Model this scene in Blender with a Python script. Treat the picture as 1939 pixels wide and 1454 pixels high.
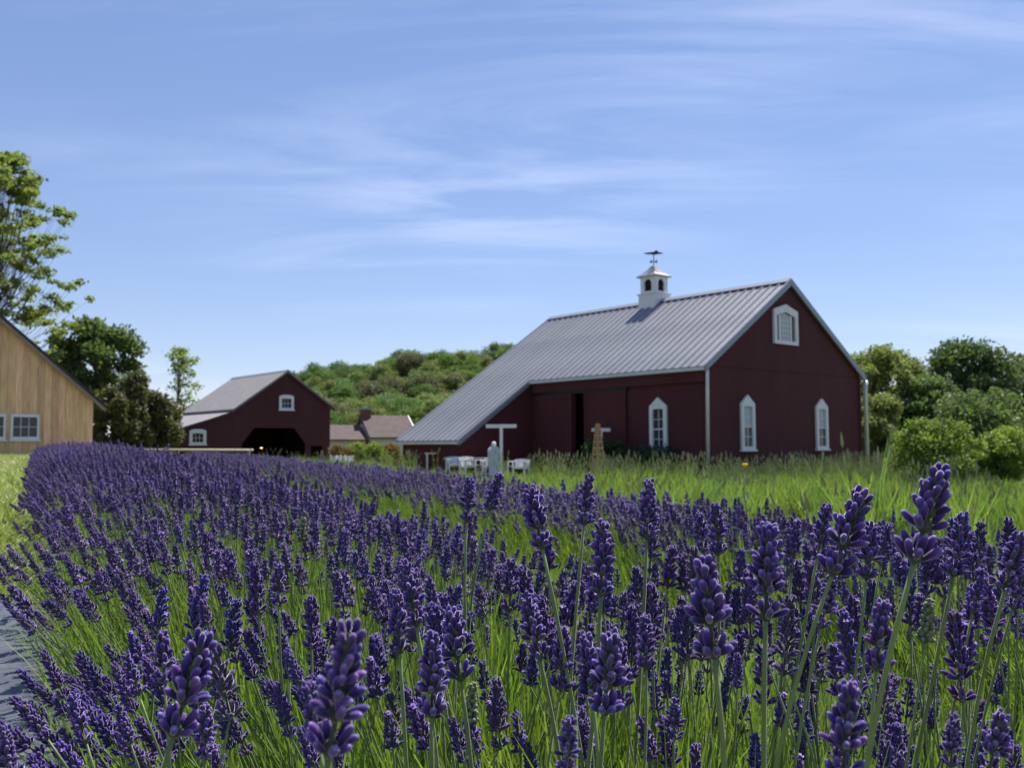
import bpy, math, random
import numpy as np
from mathutils import Vector, Matrix, Euler

# ------------------------------------------------------------------ camera, sky, sun, exposure
for o in list(bpy.data.objects): bpy.data.objects.remove(o)
SC = bpy.context.scene
COL = SC.collection
CZ = 0.65                      # eye height over the soil at the photographer's feet
F = 1767.0                     # focal length in photograph pixels (1939 wide)
PITCH = math.radians(3.76); ROLL = math.radians(-0.25)
CAMR = Matrix.Rotation(math.pi/2 + PITCH, 3, 'X') @ Matrix.Rotation(ROLL, 3, 'Z')
cam_d = bpy.data.cameras.new('camera'); cam = bpy.data.objects.new('camera', cam_d); COL.objects.link(cam)
cam.matrix_world = Matrix.Translation((0, 0, CZ)) @ CAMR.to_4x4()
cam_d.sensor_width = 36.0; cam_d.lens = 36.0*F/1939.0
cam_d.clip_start = 0.05; cam_d.clip_end = 3000
cam_d.dof.use_dof = True; cam_d.dof.focus_distance = 1.15; cam_d.dof.aperture_fstop = 13.0
SC.camera = cam

SUN_AZ = math.radians(34)      # to the right of the view axis, behind the barn
SUN_EL = math.radians(63)
world = bpy.data.worlds.new('World'); SC.world = world; world.use_nodes = True
wn, wl = world.node_tree.nodes, world.node_tree.links
wn.clear()
def wnode(t, **k):
    n = wn.new(t)
    for a, b in k.items(): setattr(n, a, b)
    return n
sky = wnode('ShaderNodeTexSky', sky_type='NISHITA', sun_disc=False)
sky.sun_elevation = SUN_EL; sky.sun_rotation = SUN_AZ
sky.air_density = 1.0; sky.dust_density = 0.0; sky.ozone_density = 2.0; sky.altitude = 100
tc = wnode('ShaderNodeTexCoord')
sep = wnode('ShaderNodeSeparateXYZ'); wl.new(tc.outputs['Generated'], sep.inputs[0])
zz = wnode('ShaderNodeMath', operation='MAXIMUM'); wl.new(sep.outputs[2], zz.inputs[0]); zz.inputs[1].default_value = 0.0
za = wnode('ShaderNodeMath', operation='ADD'); wl.new(zz.outputs[0], za.inputs[0]); za.inputs[1].default_value = 0.16
dx = wnode('ShaderNodeMath', operation='DIVIDE'); wl.new(sep.outputs[0], dx.inputs[0]); wl.new(za.outputs[0], dx.inputs[1])
dy = wnode('ShaderNodeMath', operation='DIVIDE'); wl.new(sep.outputs[1], dy.inputs[0]); wl.new(za.outputs[0], dy.inputs[1])
cb = wnode('ShaderNodeCombineXYZ'); wl.new(dx.outputs[0], cb.inputs[0]); wl.new(dy.outputs[0], cb.inputs[1])
mp = wnode('ShaderNodeMapping'); wl.new(cb.outputs[0], mp.inputs[0])
mp.inputs['Rotation'].default_value = (0, 0, math.radians(40)); mp.inputs['Scale'].default_value = (0.55, 1.7, 1); mp.inputs['Location'].default_value = (4.3, 8.1, 0)
n1 = wnode('ShaderNodeTexNoise'); wl.new(mp.outputs[0], n1.inputs['Vector'])
n1.inputs['Scale'].default_value = 1.5; n1.inputs['Detail'].default_value = 9; n1.inputs['Roughness'].default_value = 0.58; n1.inputs['Distortion'].default_value = 0.7
mp2 = wnode('ShaderNodeMapping'); wl.new(cb.outputs[0], mp2.inputs[0]); mp2.inputs['Location'].default_value = (0.5, -6.2, 0)
n2 = wnode('ShaderNodeTexNoise'); wl.new(mp2.outputs[0], n2.inputs['Vector']); n2.inputs['Scale'].default_value = 0.5; n2.inputs['Detail'].default_value = 2
r1 = wnode('ShaderNodeMapRange'); wl.new(n1.outputs['Fac'], r1.inputs[0]); r1.inputs[1].default_value = 0.44; r1.inputs[2].default_value = 0.80
r2 = wnode('ShaderNodeMapRange'); wl.new(n2.outputs['Fac'], r2.inputs[0]); r2.inputs[1].default_value = 0.38; r2.inputs[2].default_value = 0.62
cm = wnode('ShaderNodeMath', operation='MULTIPLY'); wl.new(r1.outputs[0], cm.inputs[0]); wl.new(r2.outputs[0], cm.inputs[1])
cm2 = wnode('ShaderNodeMath', operation='MULTIPLY'); wl.new(cm.outputs[0], cm2.inputs[0]); cm2.inputs[1].default_value = 0.48
tint = wnode('ShaderNodeMix', data_type='RGBA', blend_type='MULTIPLY'); tint.inputs[0].default_value = 1.0
gam = wnode('ShaderNodeGamma'); wl.new(sky.outputs[0], gam.inputs[0]); gam.inputs[1].default_value = 0.72
hsv = wnode('ShaderNodeHueSaturation'); wl.new(gam.outputs[0], hsv.inputs['Color']); hsv.inputs['Saturation'].default_value = 1.10
wl.new(hsv.outputs[0], tint.inputs[6]); tint.inputs[7].default_value = (1.40, 1.40, 1.70, 1)
mixc = wnode('ShaderNodeMix', data_type='RGBA'); wl.new(cm2.outputs[0], mixc.inputs[0]); wl.new(tint.outputs[2], mixc.inputs[6])
mixc.inputs[7].default_value = (9.0, 9.6, 11.4, 1)
bg = wnode('ShaderNodeBackground'); wl.new(mixc.outputs[2], bg.inputs[0]); bg.inputs[1].default_value = 0.062
wo = wnode('ShaderNodeOutputWorld'); wl.new(bg.outputs[0], wo.inputs[0])

sd = bpy.data.lights.new('sun', 'SUN'); sun = bpy.data.objects.new('sun', sd); COL.objects.link(sun)
sd.energy = 4.2; sd.angle = math.radians(0.53); sd.color = (1.0, 0.95, 0.87)
sdir = Vector((math.sin(SUN_AZ)*math.cos(SUN_EL), math.cos(SUN_AZ)*math.cos(SUN_EL), math.sin(SUN_EL)))
sun.rotation_euler = sdir.to_track_quat('Z', 'Y').to_euler(); sun.location = (20, 30, 60)
SC.view_settings.view_transform = 'Standard'; SC.view_settings.look = 'None'
SC.view_settings.gamma = 1.0; SC.view_settings.use_curve_mapping = False
SC.view_settings.exposure = 1.12
SC.cycles.max_bounces = 6; SC.cycles.transparent_max_bounces = 6
SC.cycles.use_denoising = True

# ------------------------------------------------------------------ helpers
RNG = np.random.default_rng(11)
random.seed(5)

def pix(px, py, d):
    """point at depth d along the view axis seen at photograph pixel px, py"""
    v = CAMR @ Vector(((px-969.5)/F, -(py-727.0)/F, -1.0))
    return Vector((0, 0, CZ)) + v*d
CAMI = np.array(CAMR.inverted())
def project(P):
    q = (np.asarray(P) - np.array([0, 0, CZ])) @ CAMI.T
    d = -q[:, 2]; d2 = np.where(d > 1e-3, d, 1e-3)
    return 969.5+F*q[:, 0]/d2, 727-F*q[:, 1]/d2, d

ALONG = np.array([[-60, .70], [0, .65], [4, .52], [8, .46], [20, .38], [40, .32], [80, .30], [3000, .30]])
ACROSS = np.array([[-3000, -.3], [-60, -.15], [-10, -.03], [0, 0], [.65, .05], [1.35, .13], [3.2, .22], [6, .42], [12, .76], [18, .95], [30, 1.0], [3000, 1.6]])
def pcoord(x, y): return (x + .47*y)*.905
def ground(x, y):
    x = np.asarray(x, float); y = np.asarray(y, float)
    return CZ - np.interp(y, ALONG[:, 0], ALONG[:, 1]) - np.interp(pcoord(x, y), ACROSS[:, 0], ACROSS[:, 1])
def gz(x, y): return float(ground(x, y))

def tag(o, label=None, cat=None, group=None, kind=None):
    if label: o['label'] = label
    if cat: o['category'] = cat
    if group: o['group'] = group
    if kind: o['kind'] = kind
    return o
def empty(name, loc, rz=0, parent=None):
    o = bpy.data.objects.new(name, None); COL.objects.link(o)
    o.location = loc; o.rotation_euler = (0, 0, rz); o.empty_display_size = .2
    if parent: o.parent = parent
    return o
def link(name, me, parent=None):
    o = bpy.data.objects.new(name, me); COL.objects.link(o)
    if parent: o.parent = parent
    return o

class MB:
    def __init__(s): s.v = []; s.f = []; s.m = []; s.t = []
    def add(s, v, f, mi=0, t=None):
        n = len(s.v); s.v.extend([tuple(p) for p in v])
        s.t.extend(t if t is not None else [0.0]*len(v))
        for q in f: s.f.append(tuple(i+n for i in q)); s.m.append(mi)
        return s
    def box(s, x0, x1, y0, y1, z0, z1, mi=0):
        v = [(x, y, z) for z in (z0, z1) for y in (y0, y1) for x in (x0, x1)]
        return s.add(v, [(0, 2, 3, 1), (4, 5, 7, 6), (0, 1, 5, 4), (2, 6, 7, 3), (0, 4, 6, 2), (1, 3, 7, 5)], mi)
    def prism(s, poly, fn, c0, c1, mi=0):
        n = len(poly)
        v = [fn(a, b, c0) for a, b in poly] + [fn(a, b, c1) for a, b in poly]
        f = [tuple(range(n)), tuple(range(2*n-1, n-1, -1))] + [(i, (i+1) % n, (i+1) % n+n, i+n) for i in range(n)]
        return s.add(v, f, mi)
    def ring(s, outer, inner, fn, c0, c1, mi=0):
        n = len(outer)
        v = [fn(a, b, c) for c in (c0, c1) for L in (outer, inner) for a, b in L]
        f = []
        for i in range(n):
            j = (i+1) % n
            f += [(i, j, n+j, n+i), (2*n+i, 3*n+i, 3*n+j, 2*n+j), (i, 2*n+i, 2*n+j, j), (n+i, n+j, 3*n+j, 3*n+i)]
        return s.add(v, f, mi)
    def tube(s, pts, rad, seg=8, mi=0, cap=True, t=None):
        pts = [Vector(p) for p in pts]; n = len(pts); v = []; f = []
        for i, p in enumerate(pts):
            d = (pts[min(i+1, n-1)] - pts[max(i-1, 0)]).normalized()
            a = d.orthogonal().normalized() if i == 0 else (a - d*a.dot(d)).normalized()
            b = d.cross(a); r = rad[i] if hasattr(rad, '__len__') else rad
            for k in range(seg):
                w = 2*math.pi*k/seg; v.append(p + (a*math.cos(w)+b*math.sin(w))*r)
        for i in range(n-1):
            for k in range(seg):
                f.append((i*seg+k, i*seg+(k+1) % seg, (i+1)*seg+(k+1) % seg, (i+1)*seg+k))
        if cap: f += [tuple(range(seg-1, -1, -1)), tuple(range((n-1)*seg, n*seg))]
        return s.add(v, f, mi, t)
    def mesh(s, name, mats, smooth=False, tint=False):
        me = bpy.data.meshes.new(name); me.from_pydata(s.v, [], s.f); me.update()
        for m in (mats if isinstance(mats, (list, tuple)) else [mats]): me.materials.append(m)
        if any(s.m): me.polygons.foreach_set('material_index', s.m)
        if smooth: me.polygons.foreach_set('use_smooth', [True]*len(me.polygons))
        if tint:
            a = me.attributes.new('tint', 'FLOAT', 'POINT'); a.data.foreach_set('value', s.t)
        return me
    def obj(s, name, mats, parent=None, smooth=False): return link(name, s.mesh(name, mats, smooth), parent)

def quads_mesh(name, V, mats, tint=None, smooth=False):
    """V: (n,4,3) array of separate quads"""
    n = V.shape[0]; me = bpy.data.meshes.new(name)
    me.vertices.add(4*n); me.vertices.foreach_set('co', V.reshape(-1).astype(np.float32))
    me.loops.add(4*n); me.loops.foreach_set('vertex_index', np.arange(4*n, dtype=np.int32))
    me.polygons.add(n); me.polygons.foreach_set('loop_start', np.arange(0, 4*n, 4, dtype=np.int32))
    me.update(calc_edges=True)
    for m in (mats if isinstance(mats, (list, tuple)) else [mats]): me.materials.append(m)
    if tint is not None:
        a = me.attributes.new('tint', 'FLOAT', 'POINT'); a.data.foreach_set('value', np.repeat(tint, 4).astype(np.float32))
    return me

# ------------------------------------------------------------------ materials
def mat(name, c1, c2=None, scale=4.0, rough=.7, bump=0, bscale=40, metal=0, sheen=0, sheen_tint=(1, 1, 1), trans=0, transcol=None,
        rand=0, spec=.3, stretch=(1, 1, 1), ramp=None, attr_ramp=None, detail=5, hue=0, emis=0, wobble=0, coat=0, faded=None):
    m = bpy.data.materials.new(name); m.use_nodes = True
    N, L = m.node_tree.nodes, m.node_tree.links; N.clear()
    out = N.new('ShaderNodeOutputMaterial'); P = N.new('ShaderNodeBsdfPrincipled')
    P.inputs['Roughness'].default_value = rough; P.inputs['Metallic'].default_value = metal
    P.inputs['Specular IOR Level'].default_value = spec
    if sheen:
        P.inputs['Sheen Weight'].default_value = sheen; P.inputs['Sheen Tint'].default_value = (*sheen_tint, 1); P.inputs['Sheen Roughness'].default_value = .4
    T = N.new('ShaderNodeTexCoord'); M = N.new('ShaderNodeMapping'); L.new(T.outputs['Object'], M.inputs[0]); M.inputs['Scale'].default_value = stretch
    if attr_ramp:
        A = N.new('ShaderNodeAttribute'); A.attribute_name = 'tint'
        R = N.new('ShaderNodeValToRGB'); L.new(A.outputs['Fac'], R.inputs[0]); el = R.color_ramp.elements
        while len(el) < len(attr_ramp): el.new(.5)
        for e, (p, c) in zip(el, attr_ramp): e.position = p; e.color = (*c, 1)
        col = R.outputs[0]
    else:
        Z = N.new('ShaderNodeTexNoise'); L.new(M.outputs[0], Z.inputs['Vector']); Z.inputs['Scale'].default_value = scale; Z.inputs['Detail'].default_value = detail
        Z.inputs['Roughness'].default_value = .6; Z.inputs['Distortion'].default_value = wobble
        R = N.new('ShaderNodeValToRGB'); L.new(Z.outputs['Fac'], R.inputs[0]); el = R.color_ramp.elements
        rr = ramp or [(.32, c1), (.68, c2 or c1)]
        while len(el) < len(rr): el.new(.5)
        for e, (p, c) in zip(el, rr): e.position = p; e.color = (*c, 1)
        col = R.outputs[0]
    if rand or hue:
        O = N.new('ShaderNodeObjectInfo'); H = N.new('ShaderNodeHueSaturation'); L.new(col, H.inputs['Color'])
        q = N.new('ShaderNodeMapRange'); L.new(O.outputs['Random'], q.inputs[0]); q.inputs[3].default_value = 1-rand; q.inputs[4].default_value = 1+rand
        L.new(q.outputs[0], H.inputs['Value'])
        if hue:
            w = N.new('ShaderNodeMath'); w.operation = 'MULTIPLY'; L.new(O.outputs['Random'], w.inputs[0]); w.inputs[1].default_value = 7.31
            w2 = N.new('ShaderNodeMath'); w2.operation = 'FRACT'; L.new(w.outputs[0], w2.inputs[0])
            q2 = N.new('ShaderNodeMapRange'); L.new(w2.outputs[0], q2.inputs[0]); q2.inputs[3].default_value = .5-hue; q2.inputs[4].default_value = .5+hue
            L.new(q2.outputs[0], H.inputs['Hue'])
        col = H.outputs[0]
    if faded:
        O2 = N.new('ShaderNodeObjectInfo'); w = N.new('ShaderNodeMath'); w.operation = 'MULTIPLY'; L.new(O2.outputs['Random'], w.inputs[0]); w.inputs[1].default_value = 13.7
        w2 = N.new('ShaderNodeMath'); w2.operation = 'FRACT'; L.new(w.outputs[0], w2.inputs[0])
        q3 = N.new('ShaderNodeMapRange'); L.new(w2.outputs[0], q3.inputs[0]); q3.inputs[1].default_value = .86; q3.inputs[2].default_value = 1.0; q3.inputs[4].default_value = .6
        mx = N.new('ShaderNodeMix'); mx.data_type = 'RGBA'; L.new(q3.outputs[0], mx.inputs[0]); L.new(col, mx.inputs[6]); mx.inputs[7].default_value = (*faded, 1); col = mx.outputs[2]
    L.new(col, P.inputs['Base Color'])
    if emis: P.inputs['Emission Strength'].default_value = emis; L.new(col, P.inputs['Emission Color'])
    if bump:
        B = N.new('ShaderNodeBump'); B.inputs['Strength'].default_value = bump; B.inputs['Distance'].default_value = .02
        Z2 = N.new('ShaderNodeTexNoise'); L.new(M.outputs[0], Z2.inputs['Vector']); Z2.inputs['Scale'].default_value = bscale; Z2.inputs['Detail'].default_value = 6
        L.new(Z2.outputs['Fac'], B.inputs['Height']); L.new(B.outputs[0], P.inputs['Normal'])
    if trans:
        S = N.new('ShaderNodeBsdfTranslucent'); X = N.new('ShaderNodeMixShader'); X.inputs[0].default_value = trans
        if transcol:
            Y = N.new('ShaderNodeMix'); Y.data_type = 'RGBA'; Y.blend_type = 'MULTIPLY'; Y.inputs[0].default_value = 1; L.new(col, Y.inputs[6]); Y.inputs[7].default_value = (*transcol, 1)
            L.new(Y.outputs[2], S.inputs[0])
        else: L.new(col, S.inputs[0])
        L.new(P.outputs[0], X.inputs[1]); L.new(S.outputs[0], X.inputs[2]); L.new(X.outputs[0], out.inputs[0])
    else: L.new(P.outputs[0], out.inputs[0])
    return m

def siding(name, c1, c2, pitch=.2):
    """painted vertical boards: fine board joints as relief, weathering as colour"""
    m = mat(name, c1, c2, scale=.8, rough=.75, stretch=(1, 1, .25), spec=.15)
    N, L = m.node_tree.nodes, m.node_tree.links
    P = [n for n in N if n.type == 'BSDF_PRINCIPLED'][0]
    T = N.new('ShaderNodeTexCoord'); S = N.new('ShaderNodeSeparateXYZ'); L.new(T.outputs['Object'], S.inputs[0])
    a = N.new('ShaderNodeMath'); a.operation = 'ADD'; L.new(S.outputs[0], a.inputs[0]); L.new(S.outputs[1], a.inputs[1])
    b = N.new('ShaderNodeMath'); b.operation = 'PINGPONG'; L.new(a.outputs[0], b.inputs[0]); b.inputs[1].default_value = pitch/2
    c = N.new('ShaderNodeMapRange'); L.new(b.outputs[0], c.inputs[0]); c.inputs[2].default_value = .012
    B = N.new('ShaderNodeBump'); B.inputs['Strength'].default_value = .6; B.inputs['Distance'].default_value = .02; L.new(c.outputs[0], B.inputs['Height']); L.new(B.outputs[0], P.inputs['Normal'])
    return m

M = {}
M['red'] = siding('barn_red_paint', (.082, .026, .030), (.066, .020, .0245))
M['red2'] = siding('older_barn_red_paint', (.080, .029, .034), (.064, .023, .028))
M['white'] = mat('white_paint', (.68, .68, .69), (.60, .61, .63), rough=.5)
M['dark'] = mat('dark_louvre', (.035, .028, .024), rough=.8)
M['blind'] = mat('pale_blind', (.38, .42, .48), rough=.3)
M['glass'] = mat('window_glass', (.03, .035, .045), rough=.06, spec=.4)
M['metal'] = mat('grey_roof_metal', (.215, .22, .24), (.26, .265, .285), scale=.7, rough=.42, metal=.35, bump=.05, bscale=3, rand=.05)
M['trim'] = mat('grey_metal_trim', (.24, .26, .31), rough=.45, metal=.3)
M['gutter'] = mat('pale_gutter_metal', (.55, .57, .60), (.45, .47, .5), rough=.4, metal=.3)
M['iron'] = mat('dark_iron', (.03, .03, .033), rough=.5, metal=.6)
M['lead'] = mat('cupola_roof_metal', (.42, .40, .38), (.30, .29, .28), rough=.35, metal=.6)
M['shingle'] = mat('pale_grey_shingle', (.225, .215, .225), (.18, .172, .18), scale=3, rough=.8, bump=.3, bscale=12)
M['brown_shingle'] = mat('brown_shingle', (.115, .088, .084), (.085, .066, .064), scale=2.5, rough=.9, bump=.4, bscale=10)
M['brick'] = mat('chimney_brick', (.17, .07, .05), (.12, .05, .045), scale=6, rough=.9)
M['cream'] = mat('cream_wall', (.55, .53, .5), rough=.8)
M['pine'] = mat('raw_pine', (.83, .53, .30), (.58, .345, .175), scale=4, rough=.75, stretch=(3, 3, .35), rand=.2, hue=.012, bump=.2, bscale=25)
M['pine_dark'] = mat('weathered_fascia', (.30, .22, .17), (.24, .17, .13), rough=.8)
M['blackroof'] = mat('charcoal_roof', (.035, .037, .042), rough=.7)
M['concrete'] = mat('concrete', (.36, .36, .37), (.28, .28, .29), rough=.9)
M['oak'] = mat('tan_timber', (.42, .28, .15), (.33, .21, .11), rough=.8, stretch=(4, 4, .5))
M['straw'] = mat('straw_rail', (.62, .55, .36), rough=.6)
M['palegrey'] = mat('pale_grey_blue_paint', (.42, .48, .56), (.35, .40, .47), rough=.7)
M['bark'] = mat('bark', (.10, .08, .06), (.06, .05, .04), scale=6, rough=.95, stretch=(3, 3, .6), bump=.5, bscale=14)
M['fabric'] = mat('landscape_fabric', (.085, .095, .115), (.05, .055, .068), scale=14, rough=.42, spec=.5, bump=.25, bscale=60)
M['bulb'] = mat('lamp_glow', (1.0, .62, .25), emis=2.0)

def leafmat(name, c1, c2, trans=.45, rand=.12, tc=(1.3, 1.35, .6)):
    return mat(name, c1, c2, scale=.9, rough=.55, spec=.25, trans=trans, transcol=tc, rand=rand, detail=3)
M['leaf_locust'] = leafmat('yellow_green_leaf', (.205, .245, .08), (.135, .18, .06), trans=.45)
M['leaf_dense'] = leafmat('mid_green_leaf', (.14, .19, .065), (.085, .135, .05))
M['leaf_yew'] = leafmat('olive_needles', (.13, .13, .055), (.08, .088, .038), trans=.3)
M['leaf_pale'] = leafmat('pale_green_leaf', (.20, .26, .10), (.15, .20, .08))
M['leaf_willow'] = leafmat('willow_leaf', (.20, .24, .085), (.13, .17, .06))
M['leaf_dark'] = leafmat('dark_green_leaf', (.10, .15, .06), (.065, .105, .048))
M['leaf_lime'] = leafmat('lime_leaf', (.20, .275, .06), (.10, .155, .04), trans=.42)
M['leaf_shrub'] = leafmat('deep_shrub_leaf', (.04, .075, .028), (.026, .05, .02), trans=.3)
M['leaf_rust'] = leafmat('rust_leaf', (.22, .11, .05), (.12, .10, .035))
M['leaf_red'] = leafmat('red_leaf', (.14, .04, .03), (.08, .04, .025))
M['leaf_hill0'] = leafmat('hill_dark_leaf', (.092, .15, .06), (.064, .112, .05))
M['leaf_hill1'] = leafmat('hill_green_leaf', (.105, .175, .06), (.075, .135, .05))
M['leaf_hill2'] = leafmat('hill_olive_leaf', (.19, .225, .085), (.14, .175, .07), tc=(1.15, 1.25, .65))
M['leaf_hill3'] = leafmat('hill_brownish_leaf', (.16, .165, .095), (.115, .12, .07), tc=(1.1, 1.15, .75))
M['leaf_hill4'] = leafmat('hill_bright_leaf', (.09, .19, .07), (.065, .145, .055))
M['bud'] = mat('lavender_bud', None, rough=.85, spec=.1, sheen=1.0, sheen_tint=(.86, .80, 1.0), rand=.28, hue=.022, trans=.2, faded=(.115, .095, .115),
    attr_ramp=[(0, (.050, .055, .035)), (.22, (.042, .024, .095)), (.6, (.076, .033, .21)), (.88, (.135, .068, .345)), (1, (.36, .27, .60))])
M['petal'] = mat('lilac_petal', (.40, .28, .66), (.33, .20, .58), scale=80, rough=.6, trans=.35, rand=.15)
M['budgreen'] = mat('unopened_bud', None, rough=.6, sheen=.4, attr_ramp=[(0, (.06, .08, .03)), (.5, (.10, .13, .06)), (1, (.20, .22, .12))])
M['bract'] = mat('bract', (.075, .075, .04), (.05, .055, .035), scale=60, rough=.7, sheen=.3, rand=.2)
M['stem'] = mat('lavender_stem', (.21, .285, .09), (.155, .22, .072), scale=20, rough=.5, trans=.2, sheen=.4, rand=.2, hue=.012)
M['blade'] = mat('lavender_leaf', (.195, .285, .062), (.135, .21, .048), scale=10, rough=.5, trans=.42, transcol=(1.25, 1.35, .55), rand=.28, hue=.014)
M['leafgrey'] = mat('broad_lavender_leaf', (.085, .13, .06), (.06, .10, .045), scale=30, rough=.6, trans=.3, sheen=.3, rand=.2)
M['grass'] = mat('meadow_blade', (.205, .30, .078), (.14, .225, .06), scale=2, rough=.5, trans=.4, transcol=(1.3, 1.35, .55), rand=.45, hue=.03)
M['seed'] = mat('seed_head', (.34, .34, .17), (.25, .27, .13), scale=10, rough=.8, trans=.25, rand=.2)
M['lawn'] = mat('lawn_blade', (.24, .33, .06), (.31, .35, .10), scale=1.2, rough=.5, trans=.35, rand=.25, hue=.015)
M['clover'] = mat('dry_straw', (.62, .52, .38), (.52, .43, .31), scale=2, rough=.8, trans=.2, rand=.2)
M['yellow'] = mat('yellow_petal', (.75, .55, .03), rough=.6, trans=.2)
M['soil'] = mat('ground_cover', None, scale=.55, rough=.95, bump=.6, bscale=25, detail=8,
    ramp=[(.30, (.05, .075, .02)), (.46, (.085, .115, .032)), (.58, (.13, .125, .055)), (.70, (.30, .25, .16))])
M['hill'] = mat('forest_floor', (.03, .045, .018), (.05, .06, .025), scale=.1, rough=1)

# ------------------------------------------------------------------ ground and hill
def sgrid(a, b, n, k):
    t = np.linspace(-1, 1, n); s = np.sinh(k*t)/np.sinh(k)
    return np.where(s < 0, s*abs(a), s*b)
gx = sgrid(-900, 900, 151, 6.5); gy = sgrid(-60, 1800, 171, 6.5)
GX, GY = np.meshgrid(gx, gy)
GZ = ground(GX, GY)
nx, ny = len(gx), len(gy)
V = np.stack([GX, GY, GZ], -1).reshape(-1, 3)
idx = np.arange(nx*ny).reshape(ny, nx)
Fq = np.stack([idx[:-1, :-1], idx[:-1, 1:], idx[1:, 1:], idx[1:, :-1]], -1).reshape(-1, 4)
me = bpy.data.meshes.new('ground'); me.from_pydata(V.tolist(), [], Fq.tolist()); me.materials.append(M['soil'])
me.polygons.foreach_set('use_smooth', [True]*len(me.polygons))
tag(link('ground', me), 'grassy soil of the farm field', kind='structure')

def hill_h(x, y):
    sx = np.exp(-(np.abs(x-14)/88.0)**3); sy = 1/(1+np.exp(-(y-215)/17.0))
    return 24.2*sx*sy*(1+.05*np.sin(x*.09)+.04*np.sin(x*.21+1)) - 1.2
hx = np.linspace(-170, 200, 75); hy = np.linspace(130, 420, 60)
HX, HY = np.meshgrid(hx, hy); fall = np.clip((420-HY)/90, 0, 1)
HZ = (hill_h(HX, HY)+1.2)*fall - 1.6
idx = np.arange(75*60).reshape(60, 75)
Fq = np.stack([idx[:-1, :-1], idx[:-1, 1:], idx[1:, 1:], idx[1:, :-1]], -1).reshape(-1, 4)
me = bpy.data.meshes.new('hill'); me.from_pydata(np.stack([HX, HY, HZ], -1).reshape(-1, 3).tolist(), [], Fq.tolist()); me.materials.append(M['hill'])
me.polygons.foreach_set('use_smooth', [True]*len(me.polygons))
tag(link('hill', me), 'wooded hill behind the farm', kind='structure')

# ------------------------------------------------------------------ windows
def XZ(y0, sgn=1):      # wall in the local xz plane, outward = -y
    return lambda a, b, c: (a, y0 - c, b)
def YZ(x0):             # wall in the local yz plane, outward = -x
    return lambda a, b, c: (x0 - c, a, b)
def rectpts(a0, a1, b0, b1): return [(a0, b0), (a1, b0), (a1, b1), (a0, b1)]

def window(parent, fn, ca, b0, b1, w, top='peak', peak=.33, cols=2, rows=4, cas=.16, split=True, blind=False):
    """pointed or square cased window: casing > glass, muntin"""
    a0, a1 = ca-w/2, ca+w/2
    ia0, ia1 = a0+cas, a1-cas; ib0 = b0+.12
    if top == 'peak':
        outer = [(a0, b0), (a1, b0), (a1, b1-peak), (ca, b1), (a0, b1-peak)]
        it = b1-peak-.12; inner = [(ia0, ib0), (ia1, ib0), (ia1, it), (ca, it+.02), (ia0, it)]
    elif top == 'arch':
        outer = [(a0, b0), (a1, b0), (a1, b1-.1), (ca+w*.28, b1-.015), (ca, b1), (ca-w*.28, b1-.015), (a0, b1-.1)]
        it = b1-.1-cas; inner = [(ia0, ib0), (ia1, ib0), (ia1, it), (ca+w*.15, it+.02), (ca, it+.025), (ca-w*.15, it+.02), (ia0, it)]
    else:
        outer = rectpts(a0, a1, b0, b1); it = b1-.12; inner = rectpts(ia0, ia1, ib0, it)
    c = MB().ring(outer, inner, fn, -.02, .085)
    c.prism(rectpts(a0-.05, a1+.05, b0-.06, b0+.002), fn, -.02, .13)      # sill
    win = c.obj('window', M['white'], parent)
    MB().prism(inner, fn, .003, .012).obj('glass', M['glass'], win)
    if blind: MB().prism(rectpts(ia0, ia1, (ib0+it)/2, it), fn, .0122, .0128).obj('blind', M['blind'], win)
    m = MB(); t = .022
    for i in range(1, cols):
        a = ia0+(ia1-ia0)*i/cols; m.prism(rectpts(a-t/2, a+t/2, ib0, it), fn, .013, .028)
    for j in range(1, rows):
        b = ib0+(it-ib0)*j/rows; tt = t*2.2 if (split and j == rows//2) else t
        m.prism(rectpts(ia0, ia1, b-tt/2, b+tt/2), fn, .0135, .032)
    m.obj('muntin', M['white'], win)
    return win

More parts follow.
